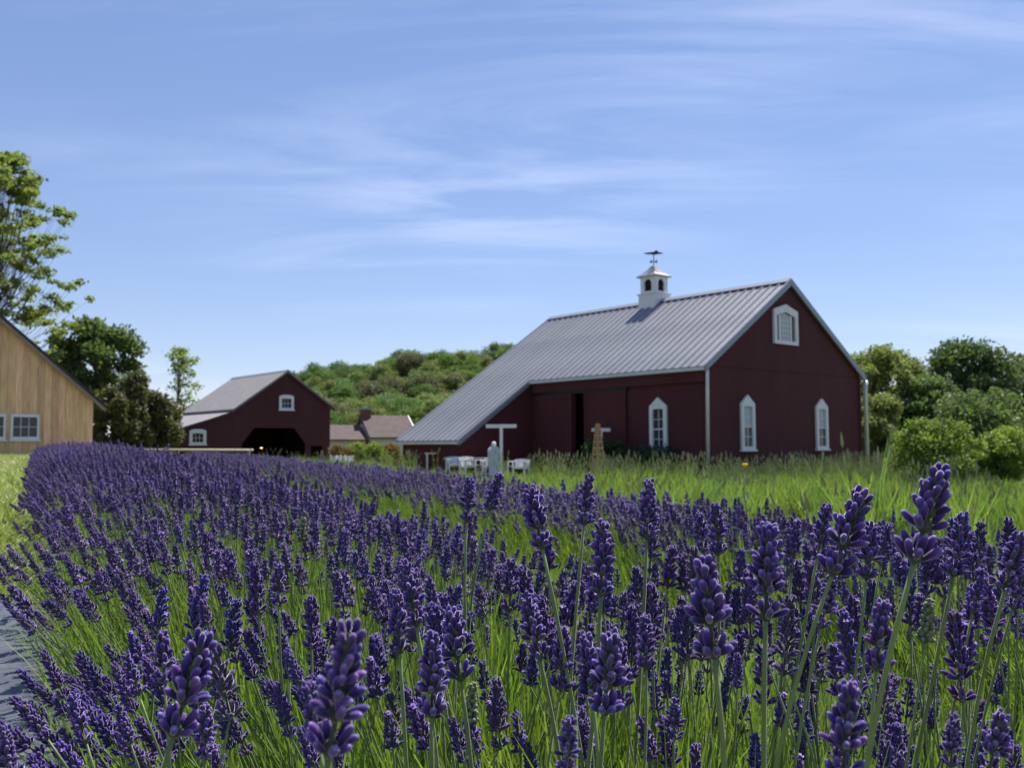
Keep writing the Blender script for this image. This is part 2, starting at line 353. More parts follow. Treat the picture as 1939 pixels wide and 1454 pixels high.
# ------------------------------------------------------------------ main barn (local x across the gable, y along the ridge, z from camera height)
BROT = math.radians(39.72)
def barn_main():
    B = empty('barn', (6.84, 33.0, CZ), BROT)
    tag(B, 'large dark red saltbox barn with ribbed grey metal roof and white cupola', 'barn')
    W, Lh, EV, RG = 10.8, 14.1, 2.80, 6.44
    base = -1.75
    sl = (RG-EV)/(W/2)                       # roof slope
    lw, ly = 3.82, 9.5                        # lean-to width and where it starts
    xw, yw = .22, .14                         # wall insets from the roof edge
    ew = EV - .10 + sl*xw
    # gable wall facing the camera's right side
    fn = XZ(yw)
    gab = MB().prism([(xw, base), (W-xw, base), (W-xw, ew), (W/2, RG-.14), (xw, ew)], lambda a, b, c: (a, yw+c, b), 0, .14).obj('gable_wall', M['red'], B)
    MB().prism([(xw+.02, ew-.02), (W-xw-.02, ew-.02), (W/2, RG-.17)], fn, .002, .03).obj('gable_boarding', M['red'], gab)
    for s in (xw-.012, W-xw-.14): MB().box(s, s+.15, yw-.035, yw-.003, base, ew-.05).obj('corner_board', M['red'], gab)
    MB().prism([(xw, base), (W-xw, base), (W-xw, ew), (W/2, RG-.14), (xw, ew)], lambda a, b, c: (a, Lh-yw-c, b), 0, .14).obj('back_gable_wall', M['red'], B)
    # front wall with the slot of the open sliding doors
    d0, d1, dt = 6.31, 7.0, 2.12
    fw = MB().prism([(yw+.16, base), (d0, base), (d0, dt), (d1, dt), (d1, base), (Lh-yw-.16, base), (Lh-yw-.16, ew-.02), (yw+.16, ew-.02)],
                    lambda a, b, c: (xw+c, a, b), 0, .14).obj('front_wall', M['red'], B)
    f = YZ(xw)
    MB().prism(rectpts(yw-.02, ly-.02, 2.24, 2.68), f, .003, .15).obj('door_header', M['red'], fw)
    MB().prism(rectpts(3.90, ly-.05, 2.13, 2.235), f, .003, .11).obj('door_track', M['iron'], fw)
    for a0, a1 in ((3.97, 6.29), (7.02, 9.33)):
        dr = MB().prism(rectpts(a0, a1, base+.1, 2.12), f, .03, .085).obj('sliding_door', M['red'], B)
        q = MB()
        for r in (rectpts(a0, a0+.13, base+.1, 2.12), rectpts(a1-.13, a1, base+.1, 2.12), rectpts(a0+.131, a1-.131, 1.96, 2.12), rectpts(a0+.131, a1-.131, .35, .49)):
            q.prism(r, f, .087, .108)
        q.obj('door_rail', M['red'], dr)
    MB().box(W-xw-.14, W-xw, yw+.15, Lh-yw-.15, base, ew-.02).obj('rear_wall', M['red'], B)
    MB().box(xw+.2, W-xw-.2, yw+.2, Lh-yw-.2, -1.34, -1.30).obj('floor', M['concrete'], B)
    # lean-to
    le = EV - sl*lw
    MB().prism([(-lw+.25, base), (xw-.003, base), (xw-.003, ew-.14), (-lw+.25, le+sl*.25-.13)], lambda a, b, c: (a, ly+.1+c, b), 0, .12).obj('lean_to_end_wall', M['red'], B)
    MB().prism([(-lw+.25, base), (xw-.003, base), (xw-.003, ew-.14), (-lw+.25, le+sl*.25-.13)], lambda a, b, c: (a, Lh-.1-c, b), 0, .12).obj('lean_to_end_wall', M['red'], B)
    MB().box(-lw+.22, -lw+.34, ly+.23, Lh-.23, base, le+sl*.25-.16).obj('lean_to_wall', M['red'], B)
    # roof panels: each a pan with a raised rib
    n = math.hypot(1, sl); ux, uz = 1/n, sl/n      # up-slope direction (front slope)
    def panel(x_low, wd):
        m = MB()
        def P(s, y, h): return (x_low + s*ux - h*uz, y, EV + sl*x_low + s*uz + h*ux)
        S = (W/2 - x_low)*n
        prof = [(0, 0), (wd-.115, 0), (wd-.085, .052), (wd-.04, .052), (wd-.003, 0), (wd-.003, -.05), (0, -.05)]
        v = [P(s, a, h) for s in (0, S) for a, h in prof]; k = len(prof)
        m.add(v, [tuple(range(k)), tuple(range(2*k-1, k-1, -1))] + [(i, (i+1) % k, (i+1) % k+k, i+k) for i in range(k)])
        return m
    NP = 36; wd = Lh/NP; nl = round(ly/wd)
    short, long_ = panel(0, wd).mesh('roof_panel', M['metal']), panel(-lw, wd).mesh('roof_panel_long', M['metal'])
    for i in range(NP):
        o = link('roof_panel', short if i < nl else long_, B); o.location = (0, i*wd, 0)
    bk = MB()
    for i in range(NP):
        prof = [(0, 0), (wd-.115, 0), (wd-.085, .052), (wd-.04, .052), (wd-.003, 0), (wd-.003, -.05), (0, -.05)]
        v = [(W - s*ux + h*uz, i*wd+a, EV + s*uz + h*ux) for s in (0, W/2*n) for a, h in prof]; k = len(prof)
        bk.add(v, [tuple(range(k)), tuple(range(2*k-1, k-1, -1))] + [(q, (q+1) % k, (q+1) % k+k, q+k) for q in range(k)])
    bk.obj('back_roof', M['metal'], B)
    rc = MB().prism([(W/2-.22, RG-.10), (W/2, RG+.075), (W/2+.22, RG-.10), (W/2+.2, RG-.02+.02), (W/2, RG+.1), (W/2-.2, RG)], lambda a, b, c: (a, c, b), -.02, Lh+.02)
    rc = MB().prism([(W/2-.24, RG-.085), (W/2, RG+.08), (W/2+.24, RG-.085), (W/2+.24, RG-.065), (W/2, RG+.10), (W/2-.24, RG-.065)], lambda a, b, c: (a, c, b), -.02, Lh+.02)
    rc.obj('ridge_cap', M['trim'], B)
    def rake(x0, x1, y, nm='rake_trim'):
        z0, z1 = EV+sl*min(x0, W-x0), EV+sl*min(x1, W-x1)
        MB().prism([(x0, z0-.20), (x1, z1-.20), (x1, z1+.065), (x0, z0+.065)], lambda a, b, c: (a, y+c, b), -.03, .03).obj(nm, M['trim'], B)
    rake(0, W/2, -.032); rake(W/2, W, -.032); rake(-lw, W/2, Lh+.032); rake(W/2, W, Lh+.032)
    rake(-lw, -.02, ly-.034)
    # gutters and downspouts
    def gut(x, y0, y1, z): MB().prism([(x-.13, z-.02), (x-.13, z-.13), (x-.03, z-.15), (x+.01, z-.02)], lambda a, b, c: (a, c, b), y0, y1).obj('gutter', M['gutter'], B)
    gut(0, 0, ly-.07, EV-.03); gut(-lw, ly, Lh, le-.03)
    def spout(x, y, b): MB().tube([(x, y, b), (x+.04, y-.02, EV-.22), (x+.12*(-1 if x > 5 else 1)*.4, y-.0, EV-.08)], .065, 8).obj('downspout', M['gutter'], B, True)
    spout(.10, .02, -1.45)
    MB().tube([(W-.12, -.06, -1.6), (W-.12, -.06, EV-.55), (W-.10, -.05, EV-.35), (W+.02, -.02, EV-.12)], .085, 8).obj('downspout', M['gutter'], B, True)
    # windows
    g = XZ(yw)
    window(B, g, 2.58, -.20, 1.84, .84, blind=True); window(B, g, 7.52, -.20, 1.84, .84, blind=True)
    window(B, f, 2.36, -.28, 1.77, .84)
    # loft window: broad peaked casing, centre sash and two dark side lights
    outer = [(4.29, 3.88), (5.89, 3.88), (5.89, 5.22), (5.09, 5.46), (4.29, 5.22)]
    inner = [(4.47, 4.02), (5.71, 4.02), (5.71, 4.99), (5.09, 5.16), (4.47, 4.99)]
    gg = XZ(yw-.03)
    wdw = MB().ring(outer, inner, gg, -.02, .10).obj('window', M['white'], B)
    MB().prism(inner, gg, .003, .010).obj('glass', M['glass'], wdw)
    for a in (4.66, 5.42): MB().prism(rectpts(a, a+.1, 4.02, 5.03), gg, .011, .05).obj('mullion', M['white'], wdw)
    MB().prism([(4.761, 4.03), (5.419, 4.03), (5.419, 5.03), (5.09, 5.13), (4.761, 5.03)], gg, .011, .014).obj('blind', M['blind'], wdw)
    m = MB()
    for i in range(1, 4): m.prism(rectpts(4.76+.165*i-.015, 4.76+.165*i+.015, 4.02, 5.05), gg, .016, .034)
    for j in range(1, 5): m.prism(rectpts(4.761, 5.419, 4.02+.2*j-.015, 4.02+.2*j+.015), gg, .0155, .036)
    m.obj('muntin', M['white'], wdw)
    # cupola on the ridge
    C = empty('cupola', (W/2, Lh/2+.05, RG), 0, B)
    s = .50
    MB().prism([(-s, -.42), (s, -.42), (s, .30), (-s, .30)], lambda a, b, c: (a, c, b), -s, s).obj('cupola_base', M['white'], C)
    MB().box(-s-.05, s+.05, -s-.05, s+.05, .301, .36).obj('belt_moulding', M['white'], C)
    t = .43; z0, z1 = .361, 1.12
    arch = [(-.22, z0+.10), (.22, z0+.10), (.22, z0+.42)] + [(.22*math.cos(w), z0+.42+.22*math.sin(w)) for w in np.linspace(.3, math.pi-.3, 7)] + [(-.22, z0+.42)]
    k = len(arch)
    outer = [(-t, z0), (t, z0), (t, z0+.45)] + [(t, z1)] + [(t*.6, z1), (t*.3, z1), (0, z1), (-t*.3, z1), (-t*.6, z1), (-t, z1)] + [(-t, z0+.45)]
    for r in range(4):
        R = Matrix.Rotation(r*math.pi/2, 3, 'Z')
        fnr = lambda a, b, c, R=R: tuple(R @ Vector((a*(1 if r % 2 else .93), -t+c, b)))
        MB().ring(outer, arch, fnr, 0, .06).obj('cupola_wall', M['white'], C)
        lv = MB()
        for q in range(6): zc = z0+.12+q*.095; lv.add([tuple(R @ Vector((a, y, z))) for a, y, z in ((-.24, -t+.065, zc), (.24, -t+.065, zc), (.24, -t+.13, zc+.085), (-.24, -t+.13, zc+.085))], [(0, 1, 2, 3)])
        lv.obj('louvre', M['dark'], C)
    MB().box(-.27, .27, -.27, .27, z0, z1-.02).obj('cupola_core', M['dark'], C)
    rf = MB(); prof = [(.56, z1-.02), (.56, z1+.04), (.38, z1+.17), (.20, z1+.36), (.05, z1+.55)]
    v = [(sx*r, sy*r, z) for r, z in prof for sx, sy in ((-1, -1), (1, -1), (1, 1), (-1, 1))]
    fcs = [(i*4+k, i*4+(k+1) % 4, i*4+4+(k+1) % 4, i*4+4+k) for i in range(4) for k in range(4)] + [(0, 3, 2, 1), (16, 17, 18, 19)]
    rf.add(v, fcs).obj('cupola_roof', M['lead'], C)
    # weathervane
    wv = MB().tube([(0, 0, z1+.5), (0, 0, z1+1.12)], .022, 6)
    wv.tube([(-.16, 0, z1+.72), (.16, 0, z1+.72)], .012, 5).tube([(0, -.16, z1+.72), (0, .16, z1+.72)], .012, 5)
    for a in range(4):
        wv.box(.17*math.cos(a*math.pi/2)-.025, .17*math.cos(a*math.pi/2)+.025, .17*math.sin(a*math.pi/2)-.025, .17*math.sin(a*math.pi/2)+.025, z1+.69, z1+.76)
    body = [(-.46, 1.12), (-.30, 1.14), (-.12, 1.16), (.02, 1.18), (.12, 1.25), (.17, 1.24), (.18, 1.19), (.30, 1.14), (.46, 1.11), (.40, 1.08), (.20, 1.07), (.05, 1.04), (-.15, 1.06), (-.34, 1.07)]
    bd = math.radians(-40)
    wv.prism([(a, z1+b) for a, b in body], lambda a, b, c: (a*math.cos(bd)-c*math.sin(bd), a*math.sin(bd)+c*math.cos(bd), b), -.015, .015)
    wv.obj('weathervane', M['iron'], C)
    # lamps glimmering inside the open door
    for dy, z in ((6.55, 1.86), (6.83, 1.72)):
        l = MB().tube([(1.3, dy, z), (1.3, dy, z+.03), (1.3, dy, z+.07)], [.02, .035, .015], 8).obj('hanging_lamp', M['bulb'], B, True)
        MB().tube([(1.3, dy, z+.07), (1.3, dy, 3.2)], .006, 5).obj('lamp_cord', M['iron'], l)
    return B
barn_main()

# ------------------------------------------------------------------ smaller barn on the left
def barn_small():
    x0 = (442-969.5)/F*55
    B = empty('barn', (x0, 55.0, CZ), BROT)
    tag(B, 'smaller dark red barn with pale shingle roof and wide open doorway', 'barn')
    W, Lh, EV, RG, base = 6.75, 8.45, 2.16, 4.60, -1.9
    lw, le = 4.84, .50
    sl = (RG-EV)/3.46; ap = 3.46
    er = EV+.28
    ol, orr = .0, .25
    wx1 = W-.30
    # gable wall with the octagonal doorway and the small dark hatch, both open to the ground
    o0, o1, ot = .62, 4.75, 1.12
    gl = le+(EV-le)*.06
    poly = [(-lw+.3, base), (o0, base), (o0, ot-.95), (o0+.75, ot), (o1-.75, ot), (o1, ot-.95), (o1, base), (5.12, base), (5.12, .02), (5.95, .02), (5.95, base),
            (wx1, base), (wx1, er-.1), (ap, RG-.1), (.02, EV-.10), (-lw+.3, le+.02)]
    MB().prism(poly, lambda a, b, c: (a, .15+c, b), 0, .15).obj('gable_wall', M['red2'], B)
    MB().box(wx1-.15, wx1, .31, Lh-.15, base, er-.15).obj('side_wall', M['red2'], B)
    MB().prism([(-lw+.3, base), (wx1, base), (wx1, er-.1), (ap, RG-.1), (.02, EV-.10), (-lw+.3, le+.02)], lambda a, b, c: (a, Lh-.15+c, b), -.15, 0).obj('back_wall', M['red2'], B)
    MB().box(-lw+.3, -lw+.45, .31, Lh-.31, base, le-.02).obj('lean_to_wall', M['red2'], B)
    MB().prism([(0, EV-.06), (ap, RG-.06), (ap, RG+.06), (0, EV+.06)], lambda a, b, c: (a, c, b), 0, Lh).obj('roof', M['shingle'], B)
    MB().prism([(ap+.002, RG-.06), (W, er-.12), (W, er), (ap+.002, RG+.06)], lambda a, b, c: (a, c, b), 0, Lh).obj('back_roof', M['shingle'], B)
    MB().prism([(-lw, le-.05), (.06, EV-.20), (.06, EV-.09), (-lw, le+.05)], lambda a, b, c: (a, c, b), .02, Lh-.02).obj('lean_to_roof', M['shingle'], B)
    MB().prism([(-lw, le-.16), (0, EV-.27), (ap, RG-.2), (W, er-.26), (W, er-.125), (ap, RG-.065), (0, EV-.07), (-lw, le-.055)], lambda a, b, c: (a, c, b), .004, .06).obj('rake_trim', M['red2'], B)
    MB().prism([(ap-.15, RG-.03), (ap, RG+.075), (ap+.15, RG-.03), (ap, RG+.11)], lambda a, b, c: (a, c, b), -.02, Lh+.02).obj('ridge_cap', M['trim'], B)
    g = XZ(.15)
    window(B, g, 3.42, 2.24, 3.16, .96, 'arch', cols=3, rows=2, cas=.16, split=False)
    window(B, g, -2.08, .14, 1.02, .98, 'arch', cols=3, rows=2, cas=.17, split=False)
    MB().tube([(2.5, 1.6, -.12), (2.5, 1.6, -.06)], .06, 8).obj('hanging_lamp', M['bulb'], B, True)
barn_small()

# ------------------------------------------------------------------ pine clad building on the left
def pine_building():
    z0 = 38.0; x0 = (176-969.5)/F*z0
    B = empty('pine_building', (x0, z0, CZ), BROT)
    tag(B, 'building clad in raw pine boards with two white windows, cut by the frame', 'building')
    W = 11.0; er = 1.93; sl = .86; base = -.36; L = 9.0
    # local x runs to the left as negative
    MB().prism([(-W, base), (-.02, base), (-.02, er-.1), (-W/2, er-.1+sl*W/2), (-W, er-.1)], lambda a, b, c: (a, .05+c, b), 0, .12).obj('gable_wall', M['pine_dark'], B)
    wb = .262; n = int(W/wb); wins = [(-3.02, -2.00), (-4.20, -3.18)]
    for i in range(n):
        a1 = -i*wb; a0 = a1-wb+.008
        top = lambda a: er-.03 + sl*min(-a, W+a)
        segs = [(base+.13, None)]
        MB().prism([(a0, base+.13), (a1, base+.13), (a1, top(a1)), (a0, top(a0))], lambda a, b, c: (a, .048-c, b), 0, .022+.009*random.random()).obj('board', M['pine'], B)
    MB().box(-W, -.0, .0, .047, base, base+.125).obj('sill_board', M['pine_dark'], B)
    MB().box(-W-.1, .05, -.10, .3, base-.9, base-.004).obj('foundation', M['concrete'], B)
    MB().box(-.14, -.02, .18, L, base, er).obj('side_wall', M['pine'], B); MB().box(-W, -W+.12, .18, L, base, er).obj('side_wall', M['pine'], B)
    MB().prism([(-W, base), (-.02, base), (-.02, er-.1), (-W/2, er-.1+sl*W/2), (-W, er-.1)], lambda a, b, c: (a, L+c, b), 0, .12).obj('back_wall', M['pine'], B)
    e = .42
    for sg in (0, 1):
        mx = (lambda a: a) if sg == 0 else (lambda a: -W-a)
        MB().prism([(mx(e), er-sl*e+.02), (mx(-W/2), er+sl*W/2+.02), (mx(-W/2), er+sl*W/2+.16), (mx(e), er-sl*e+.16)], lambda a, b, c: (a, c, b), -.25, L+.3).obj('roof', M['blackroof'], B)
        MB().prism([(mx(e), er-sl*e-.14), (mx(-W/2), er+sl*W/2-.14), (mx(-W/2), er+sl*W/2+.015), (mx(e), er-sl*e+.015)], lambda a, b, c: (a, c, b), -.24, -.19).obj('rake_board', M['pine_dark'], B)
    g = XZ(.014)
    for a0, a1 in wins:
        window(B, g, (a0+a1)/2, .30, 1.30, a1-a0, 'square', cols=3, rows=2, cas=.085, split=False)
    # white rail on the foundation
    MB().box(-W, .05, -.2, -.11, base-.03, base+.07).obj('base_rail', M['white'], B)
pine_building()

# ------------------------------------------------------------------ far house with brown roof
def house():
    P = pix(772, 790, 74); B = empty('house', (P.x, P.y, CZ), math.radians(27))
    tag(B, 'far low house with brown shingle roofs and brick chimney between the barns', 'house')
    R = P.z-CZ; e = R-1.72; hw = 2.4; L = 3.9
    # ridge runs along -x from the right gable
    for s in (-1, 1):
        MB().prism([(0, R), (s*hw, e), (s*hw, e+.12), (0, R+.13)], lambda a, b, c: (c, a, b), -L, .0 if s == -1 else 0).obj('roof', M['brown_shingle'], B)
    MB().prism([(-hw+.3, e-3), (hw-.3, e-3), (hw-.3, e+.12), (0, R-.05), (-hw+.3, e+.12)], lambda a, b, c: (c, a, b), -L+.2, -.25).obj('wall', M['cream'], B)
    MB().prism([(-hw, e-.1), (0, R-.1), (hw, e-.1), (hw, e+.10), (0, R+.14), (-hw, e+.10)], lambda a, b, c: (c, a, b), .004, .07).obj('rake_board', M['white'], B)
    w0 = -L-3.3
    for s in (-1, 1):
        MB().prism([(0, R-.75), (s*2.0, e-.15), (s*2.0, e-.04), (0, R-.63)], lambda a, b, c: (c, a, b), w0, -L-.004).obj('wing_roof', M['brown_shingle'], B)
    MB().prism([(-1.7, e-3), (1.7, e-3), (1.7, e-.1), (0, R-.85), (-1.7, e-.1)], lambda a, b, c: (c, a, b), w0+.2, -L-.1).obj('wing_wall', M['cream'], B)
    MB().box(-L+.1, -L+.75, -.35, .3, R-.6, R+.55).obj('chimney', M['brick'], B)
    MB().box(-L+.04, -L+.81, -.41, .36, R+.551, R+.67).obj('chimney_cap', M['concrete'], B)
house()

# ------------------------------------------------------------------ trees
def leaf_quads(C, size, rng, up=.35):
    """diamond leaves at centres C (n,3)"""
    n = len(C)
    a = rng.normal(size=(n, 3)); a /= np.linalg.norm(a, axis=1, keepdims=True)
    nn = rng.normal(size=(n, 3)); nn[:, 2] = np.abs(nn[:, 2])+up
    b = np.cross(nn, a); b /= np.linalg.norm(b, axis=1, keepdims=True)+1e-9
    s = size*rng.uniform(.6, 1.35, (n, 1))
    return np.stack([C - a*s, C - b*s*.5 + a*s*.1, C + a*s, C + b*s*.5 + a*s*.1], 1)

def crown_points(clusters, n, rng, shell=.55):
    """clusters: list of (x,y,z,rx,ry,rz)"""
    c = np.array(clusters); w = (c[:, 3]*c[:, 4]*c[:, 5])**(2/3.); w /= w.sum()
    k = rng.choice(len(c), n, p=w)
    u = rng.normal(size=(n, 3)); u /= np.linalg.norm(u, axis=1, keepdims=True)
    r = shell + (1-shell)*rng.random((n, 1)); r = np.where(rng.random((n, 1)) < .25, rng.random((n, 1))**.5, r)
    r *= 1+.12*rng.normal(size=(n, 1))
    return c[k, :3] + u*r*c[k, 3:]

def make_clusters(rng, n, h0, h1, R, shape='round', cr=.3):
    out = []
    for i in range(n):
        t = (i+rng.random())/n; z = h0 + (h1-h0)*t
        if shape == 'round': rad = R*math.sqrt(max(.05, 1-(2*t-1)**2*.9))
        elif shape == 'cone': rad = R*(1-t*.85)
        elif shape == 'vase': rad = R*(.45+.75*math.sin(math.pi*min(1, t*.85+.12)))
        else: rad = R
        w = rng.random()*2*math.pi; q = rad*math.sqrt(rng.random())*.85
        c = cr*R*rng.uniform(.7, 1.3)
        out.append((q*math.cos(w), q*math.sin(w), z, c*1.15, c*1.15, c*.8))
    return out

def tree_parts(seed, h, clusters, nleaf, lsize, leaf, tr=.18, shell=.55, limbs=True, bark='bark', limb=.34):
    rng = np.random.default_rng(seed)
    t = MB(); top = h*.8
    k = 7; pts = [(.02*h*math.sin(i*1.3+seed)*i/k, .02*h*math.cos(i*1.7+seed)*i/k, top*i/k) for i in range(k+1)]
    t.tube(pts, [tr*(1-.82*i/k)+(tr*.5 if i == 0 else 0) for i in range(k+1)], 8)
    if limbs:
        for c in clusters:
            zb = max(h*.12, min(c[2]*.62, top*.9)); i = min(k-1, int(zb/top*k)); a = Vector(pts[i]).lerp(Vector(pts[i+1]), zb/top*k-i)
            b = Vector(c[:3]); mid = a.lerp(b, .55)+Vector((0, 0, -.05*h*rng.random()))
            t.tube([a, mid, b], [tr*limb, tr*limb*.6, tr*limb*.2], 5)
    P = crown_points(clusters, nleaf, rng, shell)
    return t.mesh('trunk', M[bark], True), quads_mesh('crown', leaf_quads(P, lsize, rng), M[leaf])

def put_tree(name, label, cat, loc, parts, rz=0, s=1.0, group=None):
    T = empty(name, loc, rz); T.scale = (s, s, s); tag(T, label, cat, group)
    link('trunk', parts[0], T); link('crown', parts[1], T)
    return T

def at(px, d):
    x = (px-969.5)/F*d
    return x, d, gz(x, d)
def topz(py, d): return (843-py)/F*d + CZ

# tall loose tree behind the pine building
rng = np.random.default_rng(3)
x, y, z = at(-18, 56); h = topz(262, 56)-z
cl = []
for i in range(330):
    t = rng.random()**.9; zc = h*(.16+.81*t); rad = 7.0*(1-t)**.75 + 1.6*(1+.35*math.sin(t*19))
    rad = min(rad, 5.6); w = rng.random()*6.283; q = rad*(.1+.9*rng.random()**.7)
    k = rng.uniform(.6, 1.25)
    cl.append((q*math.cos(w), q*math.sin(w), zc+.05*q, .62*k, .62*k, .30*k))
put_tree('locust_tree', 'tall loose yellow-green tree rising behind the pine building', 'tree', (x, y, z), tree_parts(3, h, cl, 25000, .15, 'leaf_locust', .2, .1, limb=.12))
# dense tree
x, y, z = at(182, 60); h = topz(592, 60)-z; rng = np.random.default_rng(4)
cl = make_clusters(rng, 42, h*.25, h*.93, 2.9, 'round', .28)
put_tree('maple_tree', 'dense mid green tree beside the pine building roof', 'tree', (x, y, z), tree_parts(4, h, cl, 15000, .17, 'leaf_dense', .2, .3))
# olive evergreens in front of it
for k, (px, py, d, R, lab) in enumerate([(258, 708, 48, 1.5, 'dark olive evergreen with pointed top left of the smaller barn'), (213, 738, 47, 1.3, 'dark olive evergreen tucked against the pine building corner'),
                                    (290, 748, 49, 1.45, 'dark olive evergreen touching the lean-to roof of the smaller barn')]):
    x, y, z = at(px, d); h = topz(py, d)-z; rng = np.random.default_rng(20+k)
    cl = [(c[0], c[1], c[2], c[3]*.8, c[4]*.8, c[5]*1.7) for c in make_clusters(rng, 30, h*.1, h*.93, R, 'cone' if k == 0 else 'round', .3)]
    put_tree('evergreen_tree', lab, 'tree', (x, y, z), tree_parts(20+k, h, cl, 14000, .10, 'leaf_yew', .12, .5))
x, y, z = at(318, 64); rng = np.random.default_rng(31); h = topz(764, 64)-z
put_tree('red_leaved_shrub', 'red leaved shrub peeping over the lean-to roof', 'shrub', (x, y, z), tree_parts(31, h, make_clusters(rng, 14, h*.4, h*.95, 1.2, 'round', .35), 2200, .12, 'leaf_red', .08))
# slender tree
x, y, z = at(336, 82); h = topz(655, 82)-z; rng = np.random.default_rng(6)
cl = []
for i in range(34):
    t = rng.random(); w = rng.random()*6.283; q = (.5+2.6*(1-t)**.7)*rng.random()**.6*(1.0 if rng.random() < .6 else .5)
    cl.append((q*math.cos(w)+(1.2*(1-t)), q*math.sin(w), h*(.38+.6*t), .85, .85, .5))
put_tree('slender_tree', 'slim sparse pale tree standing behind the smaller barn', 'tree', (x, y, z), tree_parts(6, h, cl, 1700, .16, 'leaf_pale', .10, .1))
# right side: willow like trees by the barn, big dark trees, lime shrubs
specs = [('willow_tree', 'pale green feathery tree right behind the big barn corner', 1650, 652, 58, 2.9, 'leaf_willow', 'round', 14000, .13, .0),
         ('willow_tree', 'rounded olive green tree between the barn and the dark trees', 1706, 660, 64, 2.5, 'leaf_willow', 'round', 12000, .13, .0),
         ('willow_tree', 'low pale green bushy tree beside the barn wall', 1668, 748, 46, 1.7, 'leaf_willow', 'round', 12000, .09, .0),
         ('dark_tree', 'big dark round tree, tallest at the right edge', 1850, 650, 60, 3.9, 'leaf_dark', 'round', 19000, .16, .0),
         ('dark_tree', 'dark green tree cut by the right edge of the photo', 1975, 658, 63, 4.2, 'leaf_dark', 'round', 18000, .16, .0),
         ('dark_tree', 'lower dark green tree behind the larger lime shrub', 1752, 716, 57, 3.0, 'leaf_dark', 'round', 14000, .14, .0),
         ('dark_tree', 'shadowy dark tree filling the gap behind both lime shrubs', 1870, 745, 50, 3.2, 'leaf_dark', 'round', 14000, .12, .0),
         ('lime_shrub', 'larger lime green rounded shrub right of the big barn', 1768, 796, 29, 1.45, 'leaf_lime', 'round', 15000, .055, .0),
         ('lime_shrub', 'smaller lime green rounded shrub near the right edge', 1892, 814, 30, 1.0, 'leaf_lime', 'round', 10000, .055, .0),
         ('lime_shrub', 'lowest lime green shrub between the two rounded ones', 1836, 856, 30.5, .8, 'leaf_lime', 'round', 6000, .055, .0)]
for i, (nm, lab, px, py, d, R, lf, sh, nl, ls, low) in enumerate(specs):
    x, y, z = at(px, d); h = topz(py, d)-z; rng = np.random.default_rng(50+i)
    cl = make_clusters(rng, 60, h*(.06+low), h*.93, R, sh, .25)
    put_tree(nm, lab, 'shrub' if 'shrub' in nm else 'tree', (x, y, z), tree_parts(50+i, h, cl, nl, ls, lf, .05*R+.03, .4))
# dark shrubs against the barn front
bm_ = Matrix.Translation((6.84, 33, CZ)) @ Matrix.Rotation(BROT, 4, 'Z')
for i, (ly, R, hh, lab) in enumerate([(4.7, .85, 1.75, 'dark leafy shrub by the sliding door of the big barn'), (3.5, .8, 1.6, 'dark leafy shrub left of the front window'), (1.75, .8, 1.35, 'dark leafy shrub under the right of the front window')]):
    p = bm_ @ Vector((-.75, ly, 0)); rng = np.random.default_rng(80+i); z = gz(p.x, p.y)
    put_tree('dark_shrub', lab, 'shrub', (p.x, p.y, z), tree_parts(80+i, hh, make_clusters(rng, 20, hh*.15, hh*.85, R, 'round', .36), 2600, .06, 'leaf_shrub', .05))
# rusty hedge plants between the barns
for i, px in enumerate([648, 668, 690, 712, 733, 752]):
    x, y, z = at(px, 50+i % 3); hh = topz([838, 832, 836, 831, 838, 842][i], 50)-z; rng = np.random.default_rng(90+i)
    labs = ['rust tinged hedge bush next to the smaller barn wall', 'second hedge bush from the smaller barn wall', 'green middle hedge bush below the chimney house', 'taller green hedge bush below the chimney house',
            'rust tinged hedge bush second from the lean-to', 'hedge bush beside the lean-to eave of the big barn']
    put_tree('hedge_bush', labs[i], 'bush', (x, y, z), tree_parts(90+i, hh, make_clusters(rng, 14, hh*.15, hh*.85, .75, 'round', .36), 1800, .075, 'leaf_rust' if i in (0, 2, 4) else 'leaf_lime', .05), group='hedge bushes between the barns')

# hill wood: individual trees, a few shared shapes of each colouring
kinds = [('leaf_hill0', 'dark green tree along the top of the wooded hill'), ('leaf_hill1', 'mid green tree on the wooded hill slope'), ('leaf_hill2', 'yellowish olive tree on the wooded hill slope'),
         ('leaf_hill3', 'brownish bare-looking tree low on the wooded hill'), ('leaf_hill4', 'fresh bright green tree at the foot of the wooded hill')]
HP = {}
for k in range(5):
    for v in range(3):
        rng = np.random.default_rng(200+10*k+v)
        cl = make_clusters(rng, 20, 2.2, 6.6, 3.3, 'round', .34)
        HP[k, v] = tree_parts(200+10*k+v, 7.6, cl, 5200, .165, kinds[k][0], .16, .45, limbs=False)
rng = np.random.default_rng(77); placed = []; tries = 0
while len(placed) < 300 and tries < 9000:
    tries += 1
    x = rng.uniform(-75, 62); y = rng.uniform(150, 262)
    if (x/y*F+969) < 540 or any((x-a)**2+(y-b)**2*.35 < 8.5 for a, b in placed): continue
    placed.append((x, y)); hz = float(hill_h(x, y)) - .4
    t = hz/24
    if t > .74: k = 0 if rng.random() < .75 else 1
    elif t > .35: k = rng.choice([1, 2, 2, 1, 3] if x > -28 else [1, 1, 2, 0])
    else: k = rng.choice([2, 3, 2, 1, 4])
    s = rng.uniform(.95, 1.35)
    T = put_tree('hill_tree', kinds[k][1], 'tree', (x, y, hz), HP[int(k), int(rng.integers(3))], rng.random()*6.28, s, 'trees on the wooded hill')

